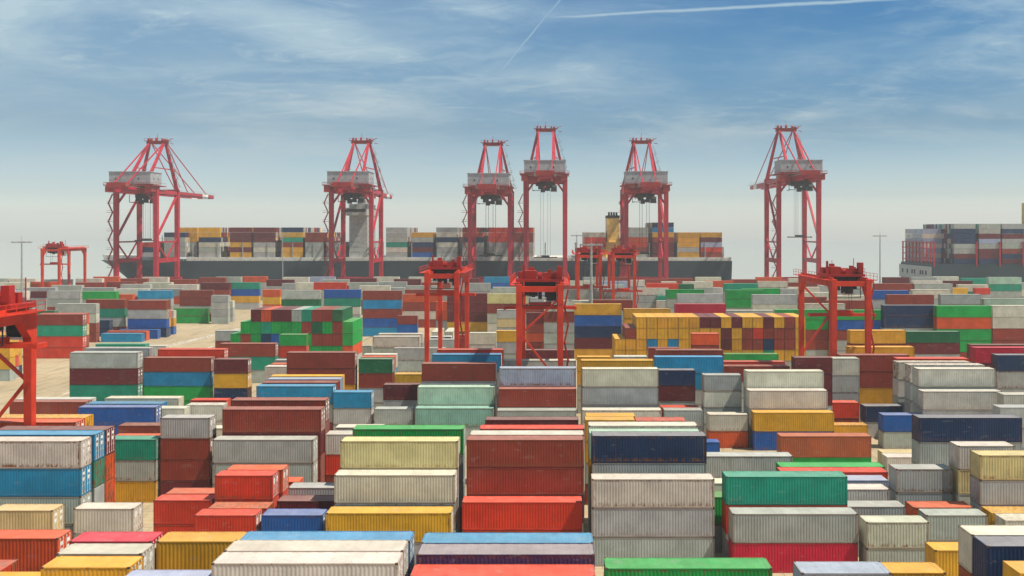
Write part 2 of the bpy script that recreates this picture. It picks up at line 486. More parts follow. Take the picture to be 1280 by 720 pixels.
(40, -160.36, 476.4, 4, 1, 1, 13, 4),
(40, -115.67, 476.4, 4, 18, 4, 0, 0),
(40, -84.98, 476.4, 4, 0, 1, 4, 0),
(40, -68.29, 476.4, 4, 0, 1, 0, 1),
(40, -219.91, 479.2, 4, 6, 0, 18, 1),
(40, 182.78, 479.2, 4, 0, 4, 5, 1),
(40, -111.21, 243.6, 2, 13, 6),
(40, -32.67, 254.4, 2, 1, 13),
(40, -114.79, 265.6, 1, 0),
(40, -60.1, 265.6, 1, 1)]
INDIV = {56:(1, 'long off-white container topping its stack, left of an off-white one'),
904:(1, 'long grey container on top of a crimson one'),
896:(1, 'long teal container on top of a bright red one'),
624:(1, 'long off-white container on top of a grey one, right of a rust-brown one'),
120:(1, 'long bright red container on top of a bright red one'),
144:(1, 'long off-white container on top of a grey one, in front of a cream one'),
152:(1, 'long cream container on top of a grey one'),
128:(1, 'long rust-brown container on top of a rust-brown one, left of a pale mint one'),
96:(1, 'long dark purple container topping its stack'),
632:(1, 'long navy blue container on top of a grey one, in front of an off-white one'),
625:(1, 'long grey container directly under an off-white one, left of a bright green one'),
136:(1, 'long yellow container on top of a grey one'),
129:(1, 'long rust-brown container directly under a rust-brown one, behind a bright red one'),
616:(1, 'long bright green container topping its stack, left of a crimson one'),
1072:(1, 'long navy blue container on top of a grey one, behind an off-white one'),
240:(1, 'long off-white container on top of a cyan-blue one'),
296:(1, 'long grey container on top of a grey one, behind an orange one'),
408:(1, 'long rust-brown container on top of a dark maroon one'),
48:(1, 'short yellow container topping its stack, behind a pale lilac-grey one'),
241:(1, 'long cyan-blue container directly under an off-white one'),
905:(1, 'long crimson container directly under a grey one'),
626:(1, 'long grey container directly under a grey one, behind a bright green one'),
960:(1, 'short off-white container on top of a grey one, left of a grey one'),
0:(1, 'long orange container topping its stack, behind a yellow one'),
1024:(1, 'long pale orange-brown container on top of a bright green one'),
88:(1, 'long bright red container topping its stack, left of a bright green one'),
64:(1, 'long off-white container topping its stack, left of a cyan-blue one'),
272:(1, 'short off-white container topping its stack, behind a crimson one'),
184:(1, 'short bright red container on top of a bright red one, behind an orange one'),
24:(1, 'short yellow container topping its stack, right of an orange one'),
848:(1, 'long yellow container on top of a royal blue one, behind a pale orange-brown one'),
1032:(1, 'short grey container on top of a grey one'),
928:(1, 'long navy blue container topping its stack'),
104:(1, 'long cyan-blue container topping its stack, behind a dark purple one'),
72:(1, 'long cyan-blue container topping its stack, left of a yellow one'),
840:(1, 'long off-white container on top of a grey one, behind a yellow one'),
1200:(1, 'rightmost long off-white container on top of a grey one, in the middle rows'),
264:(1, 'short cream container topping its stack, behind an orange one'),
1192:(1, 'fifth from the left long off-white container on top of a grey, middle rows'),
576:(1, 'long rust-brown container on top of a grey one, behind a grey one'),
536:(1, 'long pale mint container topping its stack, behind a mottled teal one'),
1048:(1, 'short cream container on top of a grey one'),
872:(1, 'long grey container topping its stack, behind a teal one'),
832:(1, 'long off-white container on top of a grey one, in front of a rust-brown one'),
568:(1, 'long pale lilac-grey container topping its stack, behind a rust-brown one'),
720:(1, 'long off-white container on top of a grey one, in front of a yellow one'),
224:(1, 'short bright red container on top of a bright red one, right of an off-white one'),
528:(1, 'long rust-brown container on top of a grey one, right of a grey one'),
968:(1, 'short grey container topping its stack, behind a yellow one'),
208:(1, 'short bright red container topping its stack, behind a yellow one'),
544:(1, 'long mottled teal container on top of a grey one'),
160:(1, 'short royal blue container topping its stack'),
344:(1, 'long royal blue container topping its stack'),
1049:(1, 'short grey container directly under a cream one'),
912:(1, 'short pale lilac-grey container topping its stack, left of a yellow one'),
520:(1, 'long bright green container on top of a grey one, behind a cream one'),
721:(1, 'long grey container directly under an off-white one, behind an off-white one'),
32:(1, 'short off-white container topping its stack, behind a yellow one'),
288:(1, 'short grey container on top of a rust-brown one'),
1288:(1, 'long grey container on top of a dark maroon one'),
496:(1, 'long rust-brown container on top of a rust-brown one, left of a dark green one'),
633:(1, 'long grey container directly under a navy blue one, behind an off-white one'),
1289:(1, 'long dark maroon container directly under a grey one'),
936:(1, 'long off-white container on top of a rust-brown one, in the front rows'),
289:(1, 'short rust-brown container directly under a grey one'),
280:(1, 'short teal container on top of a grey one'),
1304:(1, 'long rust-brown container on top of a cyan-blue one, right of a grey one'),
320:(1, 'long rust-brown container topping its stack, left of a royal blue one'),
290:(1, 'short rust-brown container directly under a rust-brown one'),
40:(1, 'short crimson container topping its stack, behind a yellow one'),
424:(1, 'long cyan-blue container on top of a grey one, left of a cyan-blue one'),
760:(1, 'long cyan-blue container on top of a cyan-blue one'),
1305:(1, 'long cyan-blue container directly under a rust-brown one, left of a yellow one'),
1040:(1, 'short off-white container on top of a cream one'),
416:(1, 'long rust-brown container on top of a rust-brown one, behind a rust-brown one'),
281:(1, 'short grey container directly under a teal one'),
282:(1, 'short yellow container directly under a grey one'),
952:(1, 'short yellow container topping its stack, left of an off-white one, right of a grey one'),
1073:(1, 'long grey container directly under a navy blue one, behind a grey one'),
1290:(1, 'long teal container directly under a dark maroon one'),
242:(1, 'long grey container directly under a cyan-blue one'),
248:(1, 'long cyan-blue container on top of a teal one'),
961:(1, 'short grey container directly under an off-white one, behind a yellow one'),
1128:(1, 'long yellow container on top of a rust-brown one'),
592:(1, 'long dark maroon container topping its stack, behind a bright red one'),
984:(1, 'short grey container topping its stack, behind an off-white one'),
648:(1, 'long off-white container topping its stack, behind a navy blue one, right of an off-white one'),
824:(1, 'short off-white container on top of an orange one'),
256:(1, 'long dark maroon container on top of an orange one'),
920:(1, 'short yellow container topping its stack, left of a yellow one'),
1592:(1, 'long rust-brown container on top of a teal one, behind a dark maroon one'),
168:(1, 'short dark maroon container topping its stack'),
456:(1, 'short cyan-blue container on top of a grey one'),
1306:(1, 'long bright green container directly under a cyan-blue one'),
816:(1, 'short grey container on top of an off-white one'),
560:(1, 'short grey container topping its stack, behind a bright green one'),
1112:(1, 'long rust-brown container on top of a rust-brown one, left of an off-white one'),
1144:(1, 'long bright green container on top of an orange one'),
1136:(1, 'long dark green container on top of a dark maroon one'),
992:(1, 'long off-white container topping its stack, in front of a pale lilac-grey one'),
297:(1, 'long grey container directly under a grey one, behind a grey one'),
457:(1, 'short grey container directly under a cyan-blue one'),
1080:(1, 'short royal blue container on top of a grey one'),
1145:(1, 'long orange container directly under a bright green one'),
696:(1, 'long yellow container topping its stack, behind an off-white one'),
752:(1, 'short navy blue container on top of a dark maroon one'),
1688:(1, 'long cyan-blue container topping its stack, behind a rust-brown one'),
817:(1, 'short off-white container directly under a grey one'),
584:(1, 'long grey container topping its stack, behind a dark maroon one'),
1152:(1, 'long navy blue container on top of a navy blue one'),
312:(1, 'long orange container topping its stack, behind a cyan-blue one'),
1008:(1, 'long bright red container topping its stack, behind a pale lilac-grey one'),
552:(1, 'short dark maroon container on top of a grey one'),
1328:(1, 'long rust-brown container on top of a teal one, left of an off-white one'),
1312:(1, 'short dark maroon container on top of a yellow one'),
600:(1, 'long bright red container topping its stack, left of an off-white one'),
1016:(1, 'long bright green container topping its stack, behind a teal one'),
728:(1, 'long off-white container topping its stack, behind a navy blue one, right of a grey one'),
849:(1, 'long royal blue container directly under a yellow one, behind a grey one'),
753:(1, 'short dark maroon container directly under a navy blue one'),
1176:(1, 'long crimson container topping its stack, behind an off-white one'),
976:(1, 'short orange container topping its stack, behind a grey one'),
1153:(1, 'long navy blue container directly under a navy blue one'),
1320:(1, 'long bright red container topping its stack, left of a rust-brown one'),
688:(1, 'long off-white container topping its stack, behind a pale lilac-grey one'),
825:(1, 'short orange container directly under an off-white one'),
808:(1, 'short dark maroon container on top of a dark maroon one'),
1184:(1, 'long navy blue container on top of a grey one, right of a crimson one'),
176:(1, 'short grey container topping its stack, behind a dark maroon one'),
464:(1, 'short dark green container on top of a rust-brown one'),
1329:(1, 'long teal container directly under a rust-brown one, right of a pale lilac-grey one'),
1120:(1, 'long yellow container topping its stack, behind a rust-brown one'),
1776:(1, 'long yellow container on top of a royal blue one, left of a yellow one'),
1113:(1, 'second from the left long rust-brown container directly under a rust-brown one, in the middle rows'),
608:(1, 'long off-white container topping its stack, behind a rust-brown one'),
680:(1, 'long dark maroon container topping its stack, behind an off-white one'),
1313:(1, 'short yellow container directly under a dark maroon one'),
1081:(1, 'short grey container directly under a royal blue one'),
1976:(1, 'long bright green container on top of a royal blue one'),
1088:(1, 'short navy blue container on top of a grey one'),
192:(1, 'short orange container on top of a bright red one'),
1033:(1, 'short grey container directly under a grey one, behind a grey one'),
1656:(1, 'long off-white container on top of a grey one, behind a grey one'),
1137:(1, 'long dark maroon container directly under a dark green one'),
1330:(1, 'long bright red container directly under a teal one, left of a rust-brown one'),
497:(1, 'long rust-brown container directly under a rust-brown one, behind a cyan-blue one'),
1777:(1, 'long royal blue container directly under a yellow one, left of a yellow one'),
80:(1, 'short pale lilac-grey container topping its stack, left of an off-white one'),
1977:(1, 'long royal blue container directly under a bright green one'),
1114:(1, 'long yellow container directly under a rust-brown one'),
2000:(0, 'long rust-brown container topping its stack, behind a navy blue one'),
736:(0, 'short grey container topping its stack, behind a pale mint one'),
1672:(0, 'long grey container on top of a grey one, in front of an off-white one'),
1864:(0, 'long crimson container topping its stack, behind a dark maroon one'),
1778:(0, 'long navy blue container directly under a royal blue one'),
856:(0, 'short off-white container on top of a grey one, left of a rust-brown one'),
1185:(0, 'long grey container directly under a navy blue one, right of an off-white one'),
145:(0, 'long grey container directly under an off-white one, behind a cyan-blue one'),
1096:(0, 'short bright red container on top of a rust-brown one'),
216:(0, 'short orange container topping its stack, left of a dark maroon one'),
376:(0, 'short off-white container topping its stack, right of an off-white one'),
465:(0, 'short rust-brown container directly under a dark green one'),
336:(0, 'long off-white container topping its stack, behind a royal blue one'),
1952:(0, 'long grey container on top of an off-white one, right of a bright green one'),
2008:(0, 'long grey container on top of a grey one, behind a bright green one'),
857:(0, 'short grey container directly under an off-white one, left of a rust-brown one'),
1041:(0, 'short cream container directly under an off-white one'),
1331:(0, 'long bright red container under a bright red one, rows beyond the yard cranes'),
1872:(0, 'long grey container topping its stack, behind a crimson one'),
768:(0, 'long rust-brown container topping its stack, in front of a rust-brown one'),
304:(0, 'long yellow container topping its stack, in front of a rust-brown one'),
1208:(0, 'fourth from the left long off-white container on top of a grey, middle rows'),
1216:(0, 'long off-white container on top of an off-white one, behind an off-white one'),
360:(0, 'short rust-brown container topping its stack, behind a teal one'),
291:(0, 'short dark maroon container directly under a rust-brown one'),
1344:(0, 'long grey container on top of an off-white one, behind a rust-brown one'),
1712:(0, 'long cream container on top of a rust-brown one'),
504:(0, 'short off-white container on top of a bright red one'),
1146:(0, 'long bright green container directly under an orange one'),
1779:(0, 'long dark maroon container directly under a navy blue one'),
1400:(0, 'long cyan-blue container topping its stack, behind a teal one'),
1704:(0, 'long dark maroon container on top of a dark maroon one'),
409:(0, 'long dark maroon container directly under a rust-brown one'),
1369:(0, 'long grey container directly under a rust-brown one, right of a teal one'),
1368:(0, 'long rust-brown container on top of a grey one, left of a rust-brown one'),
1984:(0, 'long bright green container on top of a bright green one, behind a yellow one'),
784:(0, 'long bright green container topping its stack, behind a bright red one'),
1160:(0, 'long off-white container on top of an off-white one, right of a bright green one'),
1161:(0, 'long off-white container directly under an off-white one'),
1296:(0, 'long grey container topping its stack, behind a grey one'),
1808:(0, 'long off-white container on top of a rust-brown one, left of a yellow one'),
1706:(0, 'long dark maroon container directly under a dark maroon one, left of an off-white one'),
1707:(0, 'long yellow container directly under a dark maroon one, behind an off-white one'),
1536:(0, 'long grey container on top of a dark green one'),
1624:(0, 'long rust-brown container on top of a cyan-blue one, left of an orange one'),
1576:(0, 'short bright green container on top of a bright red one'),
1056:(0, 'short yellow container topping its stack, behind an off-white one'),
1370:(0, 'long royal blue container directly under a grey one'),
897:(0, 'long bright red container directly under a teal one, behind a grey one'),
1240:(0, 'long grey container topping its stack, behind a navy blue one'),
1248:(0, 'short off-white container topping its stack, left of a grey one'),
1162:(0, 'long rust-brown container directly under an off-white one, right of a bright green one'),
1626:(0, 'long rust-brown container directly under a cyan-blue one'),
1314:(0, 'short navy blue container directly under a yellow one'),
800:(0, 'long rust-brown container topping its stack, behind an off-white one'),
1625:(0, 'long cyan-blue container directly under a rust-brown one, left of a rust-brown one'),
1705:(0, 'long dark maroon container directly under a dark maroon one, left of a rust-brown one'),
1680:(0, 'long bright red container topping its stack, in front of an off-white one'),
1104:(0, 'short yellow container topping its stack, behind a pale orange-brown one'),
2096:(0, 'short orange container on top of a rust-brown one'),
249:(0, 'long teal container directly under a cyan-blue one'),
1809:(0, 'long rust-brown container directly under an off-white one, left of a royal blue one'),
1811:(0, 'long grey container directly under a grey one, right of an orange one'),
656:(0, 'short yellow container on top of a yellow one'),
1000:(0, 'long pale lilac-grey container topping its stack, behind an off-white one'),
1736:(0, 'short off-white container on top of an off-white one'),
1064:(0, 'short off-white container topping its stack, behind an off-white one'),
1792:(0, 'long grey container on top of an off-white one, behind an off-white one'),
1784:(0, 'long grey container on top of a grey one, left of an off-white one'),
1544:(0, 'long royal blue container on top of a teal one'),
640:(0, 'long pale mint container on top of a yellow one'),
1728:(0, 'short yellow container on top of a grey one'),
944:(0, 'long yellow container topping its stack, right of a navy blue one'),
432:(0, 'long rust-brown container topping its stack, left of a yellow one'),
1232:(0, 'long off-white container topping its stack, behind a grey one, right of an off-white one'),
1632:(0, 'long orange container on top of a rust-brown one'),
352:(0, 'long cyan-blue container topping its stack, behind a royal blue one'),
1810:(0, 'long grey container directly under a rust-brown one, right of a rust-brown one'),
1360:(0, 'long rust-brown container on top of a teal one, left of a rust-brown one'),
1025:(0, 'long bright green container directly under a pale orange-brown one'),
1896:(0, 'second long bright green container on top of a bright green, rows by the quay'),
1448:(0, 'long grey container on top of a grey one, left of a bright green one'),
1673:(0, 'long grey container directly under a grey one, behind a yellow one'),
1201:(0, 'long grey container directly under an off-white one, behind a navy blue one'),
3064:(0, 'long grey container topping its stack, behind a bright red one'),
1627:(0, 'long royal blue container directly under a rust-brown one'),
1480:(0, 'long rust-brown container on top of a rust-brown one, left of a rust-brown one'),
1633:(0, 'long rust-brown container directly under an orange one'),
1440:(0, 'long bright green container topping its stack, behind a rust-brown one'),
792:(0, 'long bright red container topping its stack, right of a cyan-blue one'),
232:(0, 'short orange container topping its stack, left of a bright red one'),
1713:(0, 'long rust-brown container directly under a cream one'),
2072:(0, 'long pale mint container topping its stack, behind an off-white one'),
121:(0, 'long bright red container directly under a bright red one, behind a cyan-blue one'),
1432:(0, 'long cyan-blue container on top of a grey one, left of a grey one'),
2024:(0, 'long rust-brown container topping its stack, behind a royal blue one'),
488:(0, 'long yellow container topping its stack, left of a rust-brown one'),
505:(0, 'short bright red container directly under an off-white one'),
1545:(0, 'long teal container directly under a royal blue one'),
2184:(0, 'end-facing dark green container on top of a rust-brown one'),
2192:(0, 'end-facing bright green container on top of a bright green one'),
1760:(0, 'long grey container on top of a grey one, behind a dark maroon one'),
1992:(0, 'long yellow container on top of a yellow one'),
257:(0, 'long orange container directly under a dark maroon one'),
225:(0, 'short bright red container directly under a bright red one'),
440:(0, 'long pale lilac-grey container topping its stack, behind a cyan-blue one'),
1593:(0, 'long teal container directly under a rust-brown one, behind an off-white one'),
1464:(0, 'long bright green container on top of a bright green one, left of a grey one'),
529:(0, 'long grey container directly under a rust-brown one, behind a pale mint one'),
384:(0, 'short off-white container topping its stack, left of an off-white one'),
2384:(0, 'long rust-brown container topping its stack, behind a bright green one'),
2032:(0, 'long grey container topping its stack, behind an off-white one'),
2360:(0, 'long off-white container topping its stack, behind a bright green one, right of an off-white one'),
1537:(0, 'long dark green container directly under a grey one'),
1780:(0, 'long yellow container directly under a dark maroon one, behind a yellow one'),
2064:(0, 'long pale mint container on top of a teal one'),
1628:(0, 'long cyan-blue container directly under a royal blue one'),
2368:(0, 'long teal container topping its stack, behind a grey one'),
1560:(0, 'long bright red container topping its stack, behind a royal blue one'),
2344:(0, 'long grey container on top of an off-white one, in front of a teal one'),
888:(0, 'long bright green container on top of a grey one, behind a grey one'),
1224:(0, 'long bright red container topping its stack, behind an off-white one'),
672:(0, 'short bright red container topping its stack, behind an off-white one'),
1361:(0, 'long teal container directly under a rust-brown one, behind a navy blue one'),
1953:(0, 'long off-white container directly under a grey one'),
1752:(0, 'long off-white container topping its stack, behind a cream one'),
2193:(0, 'end-facing bright green container directly under a bright green one'),
2016:(0, 'long royal blue container on top of a grey one'),
1465:(0, 'long bright green container directly under a bright green one, right of a royal blue one'),
1832:(0, 'long off-white container on top of a grey one, left of a bright green one'),
1986:(0, 'long rust-brown container directly under a bright green one'),
258:(0, 'long orange container directly under an orange one'),
2065:(0, 'long teal container directly under a pale mint one'),
1600:(0, 'short off-white container topping its stack, behind a rust-brown one'),
1800:(0, 'long rust-brown container topping its stack, right of an off-white one'),
1897:(0, 'long bright green container directly under a bright green one, behind an off-white one'),
818:(0, 'short grey container directly under an off-white one, behind an off-white one'),
553:(0, 'short grey container directly under a dark maroon one'),
2066:(0, 'long grey container directly under a teal one'),
1512:(0, 'long dark maroon container on top of a rust-brown one'),
1481:(0, 'long rust-brown container directly under a rust-brown one, behind a bright green one'),
1168:(0, 'long dark maroon container topping its stack, behind a crimson one'),
8:(0, 'long bright red container topping its stack, behind a yellow one'),
858:(0, 'short grey container directly under a grey one, behind a bright red one'),
1936:(0, 'long off-white container topping its stack, in front of an orange one'),
1729:(0, 'short grey container directly under a yellow one'),
1985:(0, 'long bright green container directly under a bright green one, right of a yellow one'),
1987:(0, 'long rust-brown container directly under a rust-brown one, right of a yellow one')}
STS = [(-221.6,533,0,'leftmost quay crane, its boom reaching out to the right beside the small gantry',14,28),
 (-106.5,531,0,'quay crane standing in front of the pale ship bridge tower',6,44),
 (-33,531,-1,'quay crane in the middle of the row, left of its taller twin',8,20),
 (-3.5,533,6,'tall quay crane seen end-on, just right of a lower twin',4,19),
 (50,531,0,'quay crane right of the yellow ship funnel',10,21),
 (131,531,6,'tall quay crane standing alone beyond the stern of the long ship, boom to the left',-2,30)]
RTGS = [(-2,164,24.6,'yard gantry with crossed brace, nearest one in the middle of the yard',4,20.4,None,'front',3.4),
 (-21.8,198,25.2,'yard gantry among white and brown stacks, left of the lane mast',8,20.2,None,'',2.95),
 (54.1,181,24.6,'orange-red yard gantry with a white cab, right of the yellow container wall',6,17.6,None,'far',3.1),
 (-62.4,89.5,24.5,'big red yard gantry cut off at the left edge, close to the camera',21,20.6,None,'far',3.4),
 (-214,427,26,'small far gantry standing alone left of the first quay crane',4,19,None,'',3.6),
 (12,322,26,'far yard gantry behind the tall pale mast, left one of the pair',5,15,None,'',3.6),
 (22.9,318.5,26,'far yard gantry with lifted load, right one of the pair below the quay crane',3,14,None,'',3.4)]
MASTS = [(-175.5,331,30,'floodlight mast at the left, rising behind the big red gantry'),
 (-136,505,32,'thin far mast in front of the dark hull, beside its maroon deck containers',.28),
 (10.6,270,30,'thick pale mast in front of the blue and yellow stack in mid yard',.50),
 (11.9,480,31.5,'far mast just right of the tall end-on quay crane'),
 (147.6,450,31.5,'mast standing alone against the sky, right of the last quay crane')]
TRUCKS = [(-33.6,287,90,'white terminal truck under the left middle gantry, outer one of two','W','off-white container riding on the outer truck under the left middle gantry'),
 (-29.9,287.6,90,'white terminal truck under the left middle gantry, inner one of two','W','off-white container riding on the inner truck under the left middle gantry'),
 (71,270,90,'white terminal truck beside the yellow container wall','W','off-white container on the truck beside the yellow container wall')]
HATCH = [(-100,512,0.0,13)]+[(-100+(i%2)*15,512,i//2*1.25,13) for i in range(1,12)]
HATCH[0] = (-100,512,0.0,13)
HATCH_LABEL = ['pale hatch cover in the %s pile on the quay, %s from the bottom' % (('left','right')[i%2], ('first','second','third','fourth','fifth','top and sixth')[i//2]) for i in range(12)]
BRIDGES = [-206.5+i*14.35 for i in range(5)]+[-137,-122.3,-104.6,-80.6,-65.9,-51.3,-36.3,-18.2,-4,14.4,28.9,43.6,56,72.2,88]
_x = lambda px: (px-690)/2.178
BAYS = [(_x(172),'RNG',0,14),(_x(204),'NGGGG',0,3),(_x(212),'YYYGGG',9,13),(_x(247.5),'YYNWGG',0,16),(_x(286.6),'MMMYMY',0,18),(_x(316),'MMMGWG',0,18),
 (_x(351),'NYTBYY',0,18),(_x(381),'BBGGG',0,18),(_x(404),'GGG',0,18),(_x(482),'GGGTWG',0,18),(_x(514.5),'YGNMU',0,18),(_x(545),'GWNWGG',0,18),(_x(578),'BONGGG',0,18),(_x(610),'RRRGGG',0,18),
 (_x(640),'RBBGGG',0,18),(_x(731),'WRRYY',0,18),(_x(784),'GGORBG',0,18),(_x(816),'NCYBMMM',0,18),(_x(848),'YYYGY',0,18),(_x(869),'YMLRB'[0:5],2.6,14)]
BAYS = [(b[0],b[1],b[2]+1.2,min(b[3],18)) for b in BAYS]
BAYS[-1] = (_x(876.5),'YMLRB',1.2,17)
BAYS2 = [(218.3,'LWLWLWL',14,12,'LGGLGL'),(227.8+1.0,'GNNNGGMN',-5,19,'NGGTMMNN'),(243.0,'GGMLGMMN',-5,19,'NGMTMGNM'),(256.2,'GNMGGBNM',-5,19,'GGMTMGNU'),(285.5,'YCWCGWBG',-5,19,'GGYTMWNU'),(300.5,'YCYCGWBG',-5,10,'GGYTMWNU')]
# ------------------------------------------------------------------ helpers
class MB:
    "collects boxes, beams and tubes; build() links them as one mesh object"
    def __init__(s): s.v = []; s.f = []; s.c = []
    def _add(s, vs, fs, c=None):
        o = len(s.v); s.v += [tuple(v) for v in vs]; s.f += [tuple(i+o for i in f) for f in fs]; s.c += [c]*len(fs); return s
    def box(s, a, b, c=None, skip=''):
        (x0, y0, z0), (x1, y1, z1) = a, b
        vs = [(x0,y0,z0),(x1,y0,z0),(x1,y1,z0),(x0,y1,z0),(x0,y0,z1),(x1,y0,z1),(x1,y1,z1),(x0,y1,z1)]
        fs = [(0,3,2,1),(4,5,6,7),(0,1,5,4),(1,2,6,5),(2,3,7,6),(3,0,4,7)]
        if 'b' in skip: fs = fs[1:]
        return s._add(vs, fs, c)
    def cb(s, c, size): # centre box
        return s.box([c[i]-size[i]/2 for i in range(3)], [c[i]+size[i]/2 for i in range(3)])
    def beam(s, p, q, w, h=None, w2=None, h2=None):
        p, q = Vector(p), Vector(q); h = h or w; w2 = w2 or w; h2 = h2 or h
        d = (q-p).normalized(); up = Vector((0, 0, 1)) if abs(d.z) < .95 else Vector((0, 1, 0))
        a = d.cross(up).normalized(); b = a.cross(d).normalized()
        vs = [p+a*i*w/2+b*j*h/2 for i, j in ((-1,-1),(1,-1),(1,1),(-1,1))] + [q+a*i*w2/2+b*j*h2/2 for i, j in ((-1,-1),(1,-1),(1,1),(-1,1))]
        return s._add(vs, [(3,2,1,0),(4,5,6,7),(0,1,5,4),(1,2,6,5),(2,3,7,6),(3,0,4,7)])
    def tube(s, p, q, r, r2=None, n=10):
        p, q = Vector(p), Vector(q); r2 = r if r2 is None else r2
        d = (q-p).normalized(); up = Vector((0, 0, 1)) if abs(d.z) < .95 else Vector((1, 0, 0))
        a = d.cross(up).normalized(); b = a.cross(d).normalized()
        vs = []
        for c_, rr in ((p, r), (q, r2)):
            for i in range(n):
                t = 2*math.pi*i/n; vs.append(c_+a*rr*math.cos(t)+b*rr*math.sin(t))
        fs = [(i, (i+1) % n, n+(i+1) % n, n+i) for i in range(n)] + [tuple(range(n-1, -1, -1)), tuple(range(n, 2*n))]
        return s._add(vs, fs)
    def prism(s, pts, y0, y1, axis='y'):
        n = len(pts)
        if axis == 'y': vs = [(x, y0, z) for x, z in pts]+[(x, y1, z) for x, z in pts]
        else: vs = [(y0, x, z) for x, z in pts]+[(y1, x, z) for x, z in pts]
        return s._add(vs, [tuple(range(n)), tuple(range(2*n-1, n-1, -1))]+[(i, n+i, n+(i+1) % n, (i+1) % n) for i in range(n)])
    def mesh(s, name, mat):
        me = bpy.data.meshes.new(name); me.from_pydata(s.v, [], s.f)
        if mat: me.materials.append(mat)
        if any(c is not None for c in s.c):
            at = me.color_attributes.new('paint', 'FLOAT_COLOR', 'CORNER'); i = 0
            buf = []
            for f, c in zip(s.f, s.c): buf += list(c or (.3, .3, .3, 1))*len(f)
            at.data.foreach_set('color', buf)
        me.update(); return me
    def build(s, name, mat, parent=None): return link(name, s.mesh(name, mat), parent)
def link(name, me, parent=None, loc=None, color=None):
    o = bpy.data.objects.new(name, me); col.objects.link(o)
    if parent is not None: o.parent = parent
    if loc: o.location = loc
    if color: o.color = color
    return o
def tag(o, label=None, cat=None, group=None, kind=None):
    if label: o['label'] = label
    if cat: o['category'] = cat
    if group: o['group'] = group
    if kind: o['kind'] = kind
    return o
def empty(name, loc, label, cat, group=None, rz=0):
    o = bpy.data.objects.new(name, None); col.objects.link(o); o.location = loc; o.rotation_euler = (0, 0, rz)
    return tag(o, label, cat, group)
def copy_tree(o, parent=None):
    c = o.copy(); col.objects.link(c)
    if parent is not None: c.parent = parent
    for ch in list(o.children): copy_tree(ch, c)
    return c

